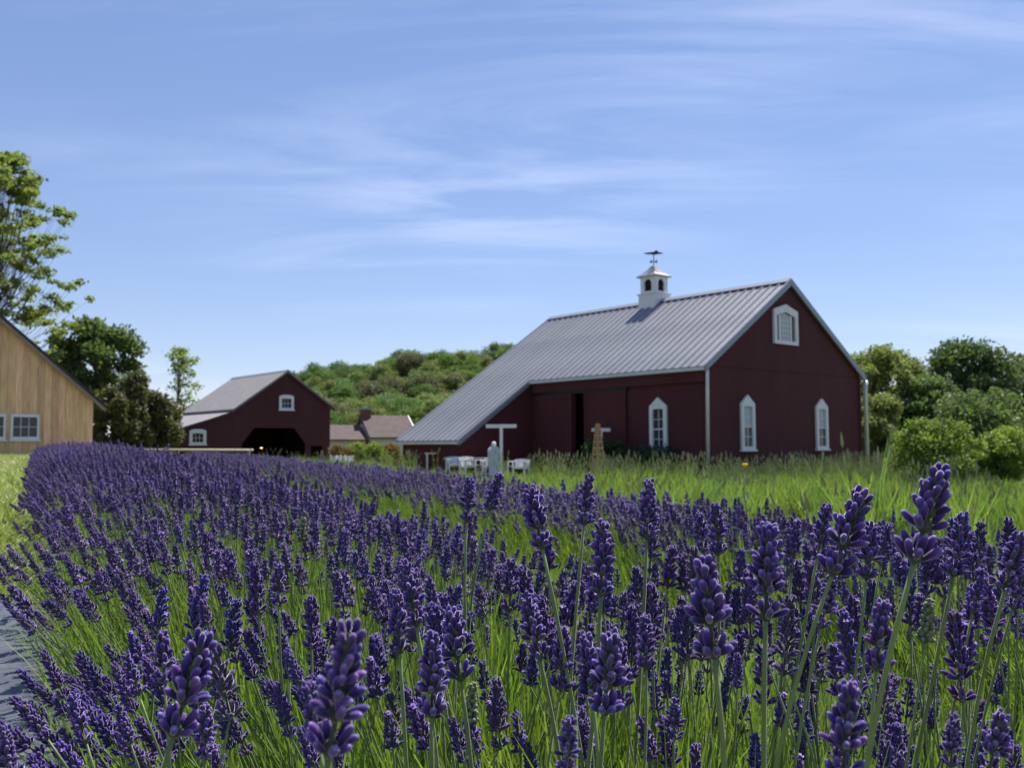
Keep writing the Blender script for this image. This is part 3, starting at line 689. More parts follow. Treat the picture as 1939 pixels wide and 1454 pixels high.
# ------------------------------------------------------------------ small things by the barn
def tpost(px, py, d, w, lab):
    P = pix(px, py, d); z0 = gz(P.x, P.y)
    T = tag(empty('white_post', (P.x, P.y, z0)), lab, 'post'); H = P.z-z0
    MB().box(-.055, .055, -.055, .055, -.05, H-.06).obj('post', M['white'], T)
    MB().box(-w/2, w/2, -.05, .05, H-.059, H+.07).obj('crossbar', M['white'], T)
tpost(949, 807, 33.5, 1.10, 'white T-shaped post before the lean-to of the big barn')
tpost(1138, 814, 36.3, .72, 'white T-shaped post behind the timber obelisk')
P = pix(1132, 802, 31.0); z0 = gz(P.x, P.y); H = P.z-z0
T = tag(empty('timber_obelisk', (P.x, P.y, z0), .5), 'tall narrow tan timber obelisk before the barn door', 'obelisk')
for sx, sy in ((-1, -1), (1, -1), (1, 1), (-1, 1)):
    MB().tube([(sx*.2, sy*.2, -.03), (sx*.03, sy*.03, H)], .035, 4).obj('leg', M['oak'], T)
for q in range(9):
    t = (q+.5)/9.5; r = .2-.17*t; m = MB()
    for a in range(4):
        R = Matrix.Rotation(a*math.pi/2, 3, 'Z'); m.prism([(-r, H*t-.03), (r, H*t-.03), (r, H*t+.045), (-r, H*t+.045)], lambda u, v, c, R=R: tuple(R @ Vector((u, -r-.03-c, v))), 0, .015)
    m.obj('slat', M['oak'], T)
P = pix(935, 836, 31.0); z0 = gz(P.x, P.y); H = P.z-z0
T = tag(empty('lantern_post', (P.x, P.y, z0), .3), 'pale grey-blue box with a round white ball on top', 'garden ornament')
MB().prism([(-.17, -.03), (.17, -.03), (.17, H-.28), (.09, H-.16), (-.09, H-.16), (-.17, H-.28)], lambda a, b, c: (a, c, b), -.15, .15).obj('body', M['palegrey'], T)
MB().tube([(0, 0, H-.17), (0, 0, H-.15), (0, 0, H-.1), (0, 0, H-.05), (0, 0, H-.012), (0, 0, H)], [.03, .06, .08, .078, .045, .012], 12).obj('ball', M['white'], T, True)

def chair(px, py, d, rz, lab):
    P = pix(px, py, d); z0 = gz(P.x, P.y)
    T = tag(empty('garden_chair', (P.x, P.y, z0), rz), lab, 'chair', 'white slatted garden chairs')
    H = P.z-z0; s = .42
    for i in range(7):                                   # fan of back slats
        a = (i-3)/3; m = MB(); top = s+ (H-s)*(1-.10*a*a)
        m.prism([(a*.20-.032, s-.1), (a*.20+.032, s-.1), (a*.29+.040, top), (a*.29, top+.03), (a*.29-.040, top)], lambda u, v, c: (u, .30+(v-s)*.32+c, v), 0, .02)
        m.obj('back_slat', M['white'], T)
    for i in range(6): y = -.28+i*.1; MB().box(-.27, .27, y, y+.088, s-.07+.02*(2-i), s-.05+.02*(2-i)).obj('seat_slat', M['white'], T)
    for sx in (-1, 1):
        MB().box(sx*.34-.06, sx*.34+.06, -.35, .35, .58, .603).obj('armrest', M['white'], T)
        MB().box(sx*.34-.025, sx*.34+.025, -.30, -.21, -.02, .578).obj('leg', M['white'], T); MB().box(sx*.34-.025, sx*.34+.025, .2, .29, -.02, .578).obj('leg', M['white'], T)
for px, py, d, rz, lab in [(864, 865, 37.5, .25, 'white fan-back chair furthest left of the row before the lean-to'), (891, 865, 37, .5, 'white fan-back chair second from the left before the lean-to'), (930, 867, 36.5, -.1, 'white fan-back chair below the ball-topped box'),
                      (982, 870, 36, -.4, 'white fan-back chair right of the white T-shaped post'), (640, 865, 46, .2, 'far white chair beside the smaller barn wall'), (652, 866, 46.4, -.3, 'far white chair second from the smaller barn')]:
    chair(px, py, d, rz, lab)
def table(px0, px1, py, d, lab):
    a, b = pix(px0, py, d), pix(px1, py, d); z0 = gz((a.x+b.x)/2, d); L = (b-a).length; H = a.z-z0
    T = tag(empty('garden_table', ((a.x+b.x)/2, d, z0)), lab, 'table')
    MB().box(-L/2, L/2, -.35, .35, H-.05, H).obj('tabletop', M['white'], T)
    for sx in (-1, 1):
        for sy in (-1, 1): MB().box(sx*(L/2-.1)-.04, sx*(L/2-.1)+.04, sy*.28-.04, sy*.28+.04, -.03, H-.052).obj('leg', M['white'], T)
table(842, 926, 866, 38.6, 'long white table behind the white chairs'); table(806, 850, 857, 39.8, 'short white table close to the lean-to wall')
# pale rail before the smaller barn
a, b = pix(262, 851, 47), pix(479, 852, 46.5); T = tag(empty('pale_rail', ((a.x+b.x)/2, (a.y+b.y)/2, gz((a.x+b.x)/2, 47))), 'thin pale horizontal rail in front of the smaller barn', 'rail')
o = Vector(T.location)
MB().tube([a-o, b-o], .05, 8).obj('rail', M['straw'], T, True)
for t in (.03, .35, .68, .97):
    p = a.lerp(b, t)-o; MB().tube([(p.x, p.y, gz(p.x+o.x, p.y+o.y)-o.z-.05), (p.x, p.y, p.z-.03)], .04, 6).obj('post', M['straw'], T, True)

# landscape fabric along the near edge of the bed
fb = []
us = np.linspace(.35, 3.0, 90); vs = np.linspace(-.40, .30, 20)
for u in us:
    for v in vs:
        x = v/.905-.10-.47*u-.036*u; z = gz(x, u)+.035+.030*math.exp(-((v+.02)/.22)**2) + .006*math.sin(u*38+v*14+2*math.sin(u*7)) + .004*math.sin(u*71-v*21)+.01*math.sin(v*9+u*3)
        if v < -.37: z -= .03
        fb.append((x, u, z))
nf = len(vs); ff = [(i*nf+j, i*nf+j+1, (i+1)*nf+j+1, (i+1)*nf+j) for i in range(len(us)-1) for j in range(nf-1)]
o = MB().add(fb, ff).obj('landscape_fabric', M['fabric'], None, True)
tag(o, 'wrinkled dark grey landscape fabric along the near edge of the lavender bed', 'fabric')
sm = o.modifiers.new('thick', 'SOLIDIFY'); sm.thickness = .004

# ------------------------------------------------------------------ scattered stuff through geometry nodes
def scatter(name, pts, rots, scl, var, meshes, label, cat=None):
    me = bpy.data.meshes.new(name); n = len(pts)
    me.vertices.add(n); me.vertices.foreach_set('co', np.asarray(pts, np.float32).reshape(-1))
    for nm, ty, d in (('rot', 'FLOAT_VECTOR', rots), ('scl', 'FLOAT_VECTOR', scl)):
        a = me.attributes.new(nm, ty, 'POINT'); a.data.foreach_set('vector', np.asarray(d, np.float32).reshape(-1))
    a = me.attributes.new('var', 'INT', 'POINT'); a.data.foreach_set('value', np.asarray(var, np.int32))
    ob = link(name, me); tag(ob, label, cat, kind='stuff')
    ng = bpy.data.node_groups.new(name+'_nodes', 'GeometryNodeTree'); N, L = ng.nodes, ng.links
    ng.interface.new_socket('Geometry', in_out='INPUT', socket_type='NodeSocketGeometry'); ng.interface.new_socket('Geometry', in_out='OUTPUT', socket_type='NodeSocketGeometry')
    gi = N.new('NodeGroupInput'); go = N.new('NodeGroupOutput'); J = N.new('GeometryNodeJoinGeometry')
    def attr(nm, ty):
        q = N.new('GeometryNodeInputNamedAttribute'); q.data_type = ty; q.inputs['Name'].default_value = nm; return q.outputs['Attribute']
    ar, as_, av = attr('rot', 'FLOAT_VECTOR'), attr('scl', 'FLOAT_VECTOR'), attr('var', 'INT')
    er = N.new('FunctionNodeEulerToRotation'); L.new(ar, er.inputs[0])
    for k, m in enumerate(meshes):
        src = bpy.data.objects.new(m.name+'_source', m)
        oi = N.new('GeometryNodeObjectInfo'); oi.inputs['Object'].default_value = src; oi.inputs['As Instance'].default_value = False
        cp = N.new('FunctionNodeCompare'); cp.data_type = 'INT'; cp.operation = 'EQUAL'
        ia = [s for s in cp.inputs if s.type == 'INT']; L.new(av, ia[0]); ia[1].default_value = k
        ip = N.new('GeometryNodeInstanceOnPoints'); L.new(gi.outputs[0], ip.inputs['Points']); L.new(cp.outputs[0], ip.inputs['Selection'])
        L.new(oi.outputs['Geometry'], ip.inputs['Instance']); L.new(er.outputs[0], ip.inputs['Rotation']); L.new(as_, ip.inputs['Scale'])
        L.new(ip.outputs[0], J.inputs[0])
    L.new(J.outputs[0], go.inputs[0])
    md = ob.modifiers.new('scatter', 'NODES'); md.node_group = ng
    return ob
def aim(D, spin):
    """euler angles that turn +z to directions D (n,3), with a spin about it"""
    out = np.zeros_like(D)
    for i, (d, s) in enumerate(zip(D, spin)):
        q = Vector(d).to_track_quat('Z', 'Y').to_matrix() @ Matrix.Rotation(s, 3, 'Z')
        out[i] = q.to_euler()
    return out

# ------------------------------------------------------------------ lavender
def bud_geo(seg, lod):
    if lod == 0: prof = [(0, .35), (.15, .72), (.42, .95), (.70, 1.0), (.88, .74), (.97, .36)]
    elif lod == 1: prof = [(0, .4), (.4, .95), (.75, .95), (.95, .4)]
    else: prof = [(0, .5), (.55, 1.0), (.95, .45)]
    v = [(r*math.cos(6.2832*k/seg), r*math.sin(6.2832*k/seg), t) for t, r in prof for k in range(seg)]
    tt = [t for t, r in prof for k in range(seg)]
    f = [(i*seg+k, i*seg+(k+1) % seg, (i+1)*seg+(k+1) % seg, (i+1)*seg+k) for i in range(len(prof)-1) for k in range(seg)]
    v.append((0, 0, 1.02)); tt.append(1.0); n = len(v)-1; b = (len(prof)-1)*seg
    f += [(b+k, b+(k+1) % seg, n) for k in range(seg)]
    return v, f, tt
BUD = {0: bud_geo(7, 0), 1: bud_geo(5, 1), 2: bud_geo(4, 2)}

def head_layout(rng, gap=True, nw=5, step=.0106, fat=1.0):
    """list of whorls: (z, [bud matrices]) ; total length about .065"""
    W = []; z = 0.0
    for w in range(nw + (1 if gap else 0)):
        lone = gap and w == 0
        k = (w-(1 if gap else 0))/(nw-1) if not lone else 0
        n = int(rng.integers(6, 9)) + (0 if k < .7 else -1)
        tilt = (58-34*k) if not lone else 50
        sz = (.0128-.0028*k)*rng.uniform(.92, 1.08); rad = .0023*fat*(1-.10*k)
        buds = []; off = rng.random()*6.28
        for layer, (nn, tl, zo) in enumerate(((n, tilt, 0), (max(3, n-3), tilt*.45, .0035))):
            for i in range(nn):
                if rng.random() < .07: continue
                az = off + 6.2832*(i+.5*layer+rng.normal()*.12)/nn; ti = math.radians(tl+rng.normal()*8)
                s = sz*rng.uniform(.82, 1.15)
                R = Matrix.Rotation(az, 4, 'Z') @ Matrix.Rotation(ti, 4, 'Y')
                Mx = Matrix.Translation((.0038*fat*(1-.35*k)*math.cos(az), .0038*fat*(1-.35*k)*math.sin(az), z+zo)) @ R @ Matrix.Diagonal((rad*rng.uniform(.85, 1.15), rad*rng.uniform(.85, 1.15), s, 1))
                buds.append(Mx)
        W.append((z, buds)); z += (step+.0105 if lone else step*rng.uniform(.9, 1.12))
    return W, z
def head_mesh(name, seed, lod, gap=True, nw=5, budm='bud', stem=0, fat=1.0, tr=1.0):
    openf = [.0, .03, .09][seed % 3]
    rng = np.random.default_rng(seed); W, zt = head_layout(rng, gap, nw, fat=fat); m = MB()
    bv, bf, bt = BUD[lod]
    for w, (z, buds) in enumerate(W):
        if lod == 2: buds = buds[::2]
        for Mx in buds:
            if lod == 2: Mx = Mx @ Matrix.Diagonal((1.45, 1.45, 1.05, 1))
            kt = rng.uniform(.72, 1.0); m.add([Mx @ Vector(p) for p in bv], bf, 0, [a*kt for a in bt])
            if lod < 2 and budm == 'bud' and rng.random() < openf:
                for k in range(4):
                    a = 1.57*k+rng.random(); c, sn = math.cos(a), math.sin(a)
                    pv = [(0, 0, 1.0), (1.1*c-.6*sn, 1.1*sn+.6*c, 1.12), (1.9*c, 1.9*sn, 1.10), (1.1*c+.6*sn, 1.1*sn-.6*c, 1.12)]
                    m.add([Mx @ Vector(p) for p in pv], [(0, 1, 2, 3)], 3)
        if lod < 2: m.tube([(0, 0, z-.0035), (0, 0, z+.001), (0, 0, z+.0045)], [.0015, .0044*fat, .003], 6, 1, True)
    m.tube([(0, 0, -.002), (0, 0, zt)], [.0014, .001], 5 if lod < 2 else 3, 1)
    if stem:
        k = 4; a = rng.normal()*.012; b = rng.normal()*.012
        m.tube([(a*math.sin(math.pi*i/k), b*math.sin(math.pi*i/k), -stem*i/k) for i in range(k+1)], [.0013*tr]+[.0015*tr]*k, 5 if lod < 2 else 3, 2, False)
    return m.mesh(name, [M[budm], M['bract'], M['stem'], M['petal']], True, True)
HL = .062                                                     # nominal head length
def stem_mesh(seed):
    rng = np.random.default_rng(seed); a, b = rng.normal()*.02, rng.normal()*.02; k = 6
    return MB().tube([(a*math.sin(math.pi*i/k), b*math.sin(math.pi*i/k), -i/k) for i in range(k+1)], [.0014]+[.0016]*k, 7, 0, False).mesh('stem', M['stem'], True)

NEARHEAD = [head_mesh('flower_head', 300+i, 0, i % 3 != 2, [5, 6, 5, 4, 6, 5, 4][i]) for i in range(7)]
NEARSTEM = [stem_mesh(i) for i in range(4)]
S_NEAR = [head_mesh('near_stalk', 320+i, 1, i % 3 != 2, [5, 4, 6, 5, 4][i], stem=.42) for i in range(5)]
S_NEAR.append(head_mesh('young_stalk', 331, 1, False, 5, 'budgreen', stem=.42, fat=.8))
S_MID = [head_mesh('mid_stalk', 340+i, 1, i % 2 == 0, [5, 4, 5][i], stem=.42, fat=1.05) for i in range(3)]
S_FAR = [head_mesh('far_stalk', 360+i, 2, i % 2 == 0, 4, stem=.30, fat=1.15, tr=1.2) for i in range(3)]

def row_stalks(rng, pl, pr, d0, d1, dens, H, near=(1, 1, 1)):
    """returns head base points, directions, q (-1 near edge .. 1 far edge)"""
    ds = np.linspace(d0, d1, 200); wid = np.array([pr(d)-pl(d) for d in ds]); dn = np.array([dens(d) for d in ds])
    w = wid*dn; N = int(np.trapz(w, ds)); cdf = np.cumsum(w); cdf = cdf/cdf[-1]
    d = np.interp(rng.random(N), cdf, ds); q = rng.uniform(-1, 1, N)
    L, R = np.vectorize(pl)(d), np.vectorize(pr)(d)
    c, hw = (L+R)/2, (R-L)/2
    ph = 2*math.pi*d/.62 + .6*np.sin(d*1.7)
    q *= 1 - .10*(1-np.cos(ph))*.5                         # scalloped edge: one bulge to each plant
    p = c + q*hw
    x = p/.905 - .47*d; y = d + rng.normal(0, .03, N)
    Ht = H*(1-.36*np.abs(q)**2.6) + rng.normal(0, .036, N) - .025*(1-np.cos(ph))*.5
    Ht *= 1 - .18*(rng.random(N) < .25)*rng.random(N)
    Ht *= np.interp(d, [.8, 1.2, 2.6], near)
    dp = -np.where(q < 0, .32, .18)*q*hw*np.abs(q)**.4 + rng.normal(0, .045, N)       # from tip back to the crown of the plant
    bx = x + dp*.905; by = y + dp*.42 + rng.normal(0, .035, N)
    zb = ground(bx, by); zt = ground(x, y) + Ht
    T = np.stack([x, y, zt], -1); B = np.stack([bx, by, zb], -1)
    D = T-B; D /= np.linalg.norm(D, axis=1, keepdims=True)
    return T - D*HL, D, q, B, d
rng = np.random.default_rng(42)
pl1 = lambda d: -.10-.034*d; pr1 = lambda d: 1.82-.19*min(d, 3)+.012*d
HB, HD, HQ, HBASE, HDD = row_stalks(rng, pl1, pr1, .45, 27, lambda d: 235 if d < 2 else (315 if d < 5 else (330 if d < 10 else 300)), .445, (.74, .82, 1))
px_, py_, dep = project(HB + HD*HL)
keep = ~((dep < .92) | ((dep < 2.2) & (py_ < 985 + 25*np.sin(px_*.013))) | ((dep < 1.05) & (py_ < 1220)))
HB, HD, HQ, HBASE, HDD, px_, py_, dep = [a[keep] for a in (HB, HD, HQ, HBASE, HDD, px_, py_, dep)]

# taller stalks standing out of the crowd, mostly in the right half of the bed
er = np.random.default_rng(321); ex = []
for k in range(400):
    if len(ex) >= 62: break
    right = len(ex) < 52
    tx = er.uniform(960, 1935) if right else er.uniform(230, 960); ty = er.uniform(985, 1230) if right else er.uniform(1060, 1330)
    if any(abs(tx-a[0]) < 17 and abs(ty-a[1]) < 60 for a in ex): continue
    dd = np.interp(ty, [960, 1100, 1330], [1.65, 1.3, 1.05])*er.uniform(.88, 1.15)
    Pt = np.array(pix(tx, ty, dd)); hgt = Pt[2]-gz(Pt[0], Pt[1]); Bs = np.array([Pt[0]-er.normal()*.05, Pt[1]+er.normal()*.05, 0.0]); Bs[2] = gz(Bs[0], Bs[1])
    Dr = Pt-Bs; Dr /= np.linalg.norm(Dr); ex.append((tx, ty, dd, Pt-Dr*HL*1.1, Dr, Bs))
HB = np.vstack([HB]+[e[3][None] for e in ex]); HD = np.vstack([HD]+[e[4][None] for e in ex]); HBASE = np.vstack([HBASE]+[e[5][None] for e in ex])
HQ = np.concatenate([HQ, np.zeros(len(ex))]); HDD = np.concatenate([HDD, [e[2] for e in ex]]); px_ = np.concatenate([px_, [e[0] for e in ex]])
py_ = np.concatenate([py_, [e[1] for e in ex]]); dep = np.concatenate([dep, [e[2] for e in ex]]); NEX = len(HB)-len(ex)

# -- hero spikes, read off the photograph as top and foot of each flower head with a distance
heroes = [  # top x,y, foot x,y, distance, kind, label
 (672, 1166, 625, 1420, .50, 0, 'biggest blurred purple spike, low in front left of centre'),
 (578, 1292, 602, 1398, .56, 0, 'blurred purple spike leaning on the biggest spike'),
 (818, 1193, 818, 1350, .78, 0, 'blurred tall purple spike right of the biggest spike'),
 (1156, 1190, 1145, 1345, .74, 0, 'blurred broad purple spike low at centre right'),
 (1108, 1194, 1122, 1312, .80, 0, 'blurred purple spike tucked left of the broad one at centre right'),
 (1078, 1352, 1072, 1460, .62, 0, 'blurred purple spike cut by the bottom edge right of centre'),
 (1330, 1046, 1352, 1236, .68, 0, 'blurred purple spike leaning left with a lone lower whorl, right of centre'),
 (1452, 984, 1450, 1166, .74, 0, 'long purple spike below the gable windows of the big barn'),
 (1782, 869, 1733, 1056, .70, 0, 'tallest purple spike, reaching up before the larger lime shrub'),
 (1145, 981, 1138, 1122, .90, 0, 'fat purple spike below the timber obelisk'),
 (1229, 904, 1225, 1016, 1.08, 0, 'upright purple spike standing against the grass below the front window'),
 (1115, 894, 1106, 990, 1.22, 0, 'slim purple spike standing below the barn door slot'),
 (1001, 916, 1026, 1032, 1.10, 0, 'purple spike leaning left below the T-shaped post'),
 (947, 894, 928, 962, 1.75, 0, 'thin purple spike leaning right below the white chairs'),
 (889, 900, 884, 985, 1.55, 0, 'thin upright purple spike left of the leaning thin one'),
 (1359, 950, 1360, 1046, 1.25, 0, 'purple spike below the barn corner downspout'),
 (1323, 968, 1331, 1042, 1.45, 0, 'short purple spike next to the one below the downspout'),
 (1512, 980, 1499, 1078, 1.25, 0, 'purple spike below the right gable window'),
 (1562, 950, 1548, 1052, 1.18, 0, 'purple spike left of the leaning pair before the barn edge'),
 (1640, 919, 1578, 1080, .86, 0, 'long purple spike leaning right before the barn edge'),
 (1657, 988, 1641, 1092, 1.05, 0, 'purple spike below the right downspout'),
 (1682, 990, 1668, 1066, 1.15, 0, 'purple spike partly behind the tallest one'),
 (1572, 1078, 1555, 1184, .92, 0, 'stout purple spike under the leaning long one'),
 (1676, 1134, 1660, 1262, .74, 0, 'stout purple spike crossing the stem of the tallest one'),
 (1622, 1290, 1596, 1470, .54, 0, 'big blurred purple spike cut by the bottom edge at the right'),
 (1828, 968, 1805, 1086, .90, 0, 'purple spike right of the tallest one'),
 (1912, 984, 1904, 1112, .86, 0, 'purple spike at the right edge above the crowd'),
 (1860, 1076, 1842, 1156, 1.10, 0, 'purple spike below the smaller lime shrub'),
 (1808, 1350, 1800, 1448, .72, 0, 'blurred purple spike at the bottom right'),
 (1893, 1340, 1872, 1460, .66, 0, 'blurred purple spike in the bottom right corner'),
 (852, 1150, 872, 1282, .94, 0, 'purple spike leaning left beside the blurred tall spike'),
 (749, 1114, 757, 1232, .98, 0, 'purple spike above the biggest blurred one'),
 (764, 1058, 788, 1180, 1.02, 0, 'purple spike leaning left left of centre'),
 (994, 1114, 1022, 1242, .92, 0, 'purple spike leaning left at the centre of the bed'),
 (1226, 1164, 1224, 1262, 1.05, 0, 'purple spike below the one standing against the grass'),
 (1396, 1234, 1396, 1300, 1.15, 0, 'short purple spike on a bare stem low at the right of centre'),
 (1275, 1314, 1276, 1396, 1.05, 0, 'short purple spike near the bottom edge right of centre'),
 (384, 1200, 330, 1384, .66, 0, 'large purple spike leaning right, low at the left'),
 (306, 1194, 312, 1290, .80, 0, 'purple spike touching the large leaning one at the left'),
 (388, 1330, 388, 1432, .80, 0, 'purple spike near the bottom edge at the left'),
 (14, 1368, 16, 1470, .70, 0, 'purple spike in the bottom left corner'),
 (40, 1322, 88, 1396, .95, 0, 'purple spike leaning left over the fabric'),
 (222, 1334, 246, 1404, 1.0, 0, 'round purple spike low at the left'),
 (132, 1312, 162, 1402, .95, 0, 'purple spike leaning left beside the fabric edge'),
 (532, 1060, 528, 1142, 1.25, 0, 'purple spike standing out in the left half of the bed'),
 (232, 1236, 262, 1312, 1.1, 0, 'purple spike leaning left above the round one'),
 (1936, 1066, 1918, 1150, .98, 0, 'purple spike cut by the right edge'),
 (896, 1288, 889, 1362, .98, 1, 'unopened green lavender bud spike low at the centre'),
 (1764, 1130, 1752, 1212, .96, 1, 'unopened green lavender bud spike beside the tallest stem'),
 (1498, 1210, 1490, 1262, 1.2, 1, 'small unopened green bud spike low at the right'),
]
BUDMESH = MB().add(*[BUD[0][0], BUD[0][1], 0, BUD[0][2]]).mesh('bud', M['bud'], True, True)
BUDG = MB().add(*[BUD[0][0], BUD[0][1], 0, BUD[0][2]]).mesh('bud', M['budgreen'], True, True)
hrng = np.random.default_rng(9)
HEROGROUP = 'lavender spikes in the front of the bed'
leafm = MB()
v = []; 
for t, w in ((0, .15), (.2, .6), (.5, 1), (.8, .75), (1, .05)): v += [(-w*.5, .12*t*t, t), (0, .12*t*t-.12*w, t), (w*.5, .12*t*t, t)]
leafm.add(v, [(i*3+j, i*3+j+1, i*3+j+4, i*3+j+3) for i in range(4) for j in range(2)])
LEAF = leafm.mesh('leaf', M['leafgrey'], True)
for n, (tx, ty, fx, fy, d, kind, lab) in enumerate(heroes):
    Tp, Fp = pix(tx, ty, d), pix(fx, fy, d)
    tiltd = hrng.normal()*.12; L = (Tp-Fp).length
    D = (Tp-Fp).normalized(); D = (D + Vector((0, tiltd, 0))).normalized()
    # ground foot: continue the stem downwards, straightening
    g0 = Fp - D*(Fp.z-gz(Fp.x, Fp.y))*.8; g0.x = Fp.x + (g0.x-Fp.x)*.8 + hrng.normal()*.02; g0.y = Fp.y+.05+hrng.random()*.08
    g0.z = gz(g0.x, g0.y)-.01
    S = tag(empty('lavender_stalk', g0), lab, 'lavender', HEROGROUP)
    k = 9; P3 = []
    for i in range(k+1):
        t = i/k; c1 = g0.lerp(Fp, .4)+Vector((0, 0, .02)); c2 = Fp - D*(Fp-g0).length*.35
        P3.append(((1-t)**3*g0 + 3*(1-t)**2*t*c1 + 3*(1-t)*t*t*c2 + t**3*Fp) - g0)
    sc = L/HL*(1.0 if kind == 0 else .95); sr = .0017*min(sc, 1.15)
    MB().tube(P3, [sr*1.1]*(k)+[sr*.95], 8).obj('stem', M['stem'], S, True)
    gap = n not in (1, 4, 42, 13) and kind == 0
    nw = int(hrng.integers(4, 6)) if gap else 6
    Wl, zt = head_layout(hrng, gap, nw, step=.0096, fat=1.14); fit = L/(zt+.004)
    Q = Matrix.Translation(Fp-g0) @ D.to_track_quat('Z', 'Y').to_matrix().to_4x4() @ Matrix.Diagonal((fit*.98, fit*.98, fit, 1))
    for w, (z, buds) in enumerate(Wl):
        nxt = Wl[w+1][0] if w+1 < len(Wl) else zt
        wm = MB().tube([(0, 0, -.0042), (0, 0, -.001), (0, 0, .003), (0, 0, .006), (0, 0, nxt-z-.003)], [.0016, .0048, .0044, .0018, .0014], 9).obj('whorl', M['bract'] if kind == 0 else M['budgreen'], S, True)
        wm.matrix_local = Q @ Matrix.Translation((0, 0, z))
        for Mx in buds:
            b = link('bud', BUDMESH if kind == 0 else BUDG, wm); b.matrix_local = Matrix.Translation((0, 0, -z)) @ Mx @ (Matrix.Identity(4) if kind == 0 else Matrix.Diagonal((1.3, 1.3, .75, 1)))
    if hrng.random() < .4:
        lf = link('leaf', LEAF, S); s = hrng.uniform(.03, .055)
        q0 = P3[int(k*.25)]; lf.matrix_local = Matrix.Translation(q0) @ Matrix.Rotation(hrng.random()*6.28, 4, 'Z') @ Matrix.Rotation(.5, 4, 'X') @ Matrix.Diagonal((.008, s*.4, s, 1))

# -- 250 further single stalks, the largest in view
size = F*HL/dep; vis = (px_ > -10) & (px_ < 1950) & (py_ > 840) & (py_ < 1470)
size = np.where(np.arange(len(HB)) >= NEX, 1e3, size); order = np.argsort(-(size*vis)); single = order[:250]; rest = np.setdiff1d(np.arange(len(HB)), single)
for i in single:
    B0 = Vector(HBASE[i]); Hb = Vector(HB[i]); L = (Hb-B0).length
    lean = HQ[i] < -.55
    lab = 'purple lavender spike leaning out over the fabric edge' if lean else ('purple lavender spike crowded in the left half of the bed front' if px_[i] < 970 else 'purple lavender spike crowded in the right half of the bed front')
    S = tag(empty('lavender_stalk', B0), lab, 'lavender', 'lavender spikes leaning over the fabric' if lean else ('lavender spikes in the left bed front' if px_[i] < 970 else 'lavender spikes in the right bed front'))
    q = Vector(HD[i]).to_track_quat('Z', 'Y').to_euler()
    st = link('stem', NEARSTEM[i % 4], S); st.location = Hb-B0; st.rotation_euler = q; st.scale = (1, 1, L)
    hd = link('flower_head', NEARHEAD[i % 7], S); hd.location = Hb-B0; hd.rotation_euler = q; s = (.70 if i < NEX else .95)+.3*rng.random(); hd.scale = (s, s, s)

# -- the rest of the front row and the second row
def stalk_stuff(name, label, HB, HD, dd, rng, k=1.0):
    n = len(HB); var = np.where(dd < 3.2, np.where(rng.random(n) < .05, 5, rng.integers(0, 5, n)), np.where(dd < 8, 6+rng.integers(0, 3, n), 9+rng.integers(0, 3, n)))
    s = k*rng.uniform(.66, 1.02, n)*np.where(dd > 8, 1.1, 1.0)
    scatter(name, HB, aim(HD, rng.random(n)*6.28), np.stack([s, s, s], -1), var, S_NEAR+S_MID+S_FAR, label, 'lavender')
stalk_stuff('lavender', 'front row of purple lavender running off to the left', HB[rest], HD[rest], HDD[rest], rng)
pl2 = lambda d: 2.02+.035*d; pr2 = lambda d: 3.02+.045*d
B2, D2, Q2, BB2, dd2 = row_stalks(rng, pl2, pr2, 1.6, 30, lambda d: 330 if d < 12 else 260, .41)
stalk_stuff('lavender', 'second paler row of purple lavender beyond the green gap', B2, D2, dd2+3.5, rng, 1.12)

# -- foliage of the lavender plants
def tuft(name, seed, n, h, spread, w, m, lean=.5, seg=3, heads=None):
    rng = np.random.default_rng(seed); mb = MB()
    for i in range(n):
        a = rng.random()*6.28; r = spread*math.sqrt(rng.random()); x, y = r*math.cos(a), r*math.sin(a)
        hh = h*rng.uniform(.5, 1.1); ln = lean*rng.uniform(.1, 1); b = a+rng.normal()*.8; cx, cy = math.cos(b), math.sin(b)
        f = rng.random()*3.14; wx, wy = math.cos(f)*w/2, math.sin(f)*w/2
        v = []
        for k in range(seg+1):
            t = k/seg; o = ln*hh*t*t; ww = (1-t**2.2)+.04
            px, py, pz = x+cx*o, y+cy*o, hh*t*(1-.15*ln*t)
            v += [(px-wx*ww, py-wy*ww, pz), (px+wx*ww, py+wy*ww, pz)]
        mb.add(v, [(2*k, 2*k+1, 2*k+3, 2*k+2) for k in range(seg)])
        if heads and rng.random() < heads[0]:
            tip = Vector((x+cx*ln*hh, y+cy*ln*hh, hh*(1-.15*ln))); d = Vector((cx*ln, cy*ln, 1)).normalized()
            L, R = heads[1]*rng.uniform(.7, 1.2), heads[2]
            mb.tube([tip-d*L*.3, tip, tip+d*L*.5, tip+d*L], [R*.3, R, R*.8, R*.15], 4, 1, False)
    return mb.mesh(name, [m, M['seed']], False)
TU = [tuft('foliage', 400+i, 12, .33, .045, .0050, M['blade'], .28) for i in range(4)] + [tuft('broad_foliage', 410+i, 9, .16, .04, .008, M['leafgrey'], .7) for i in range(2)]
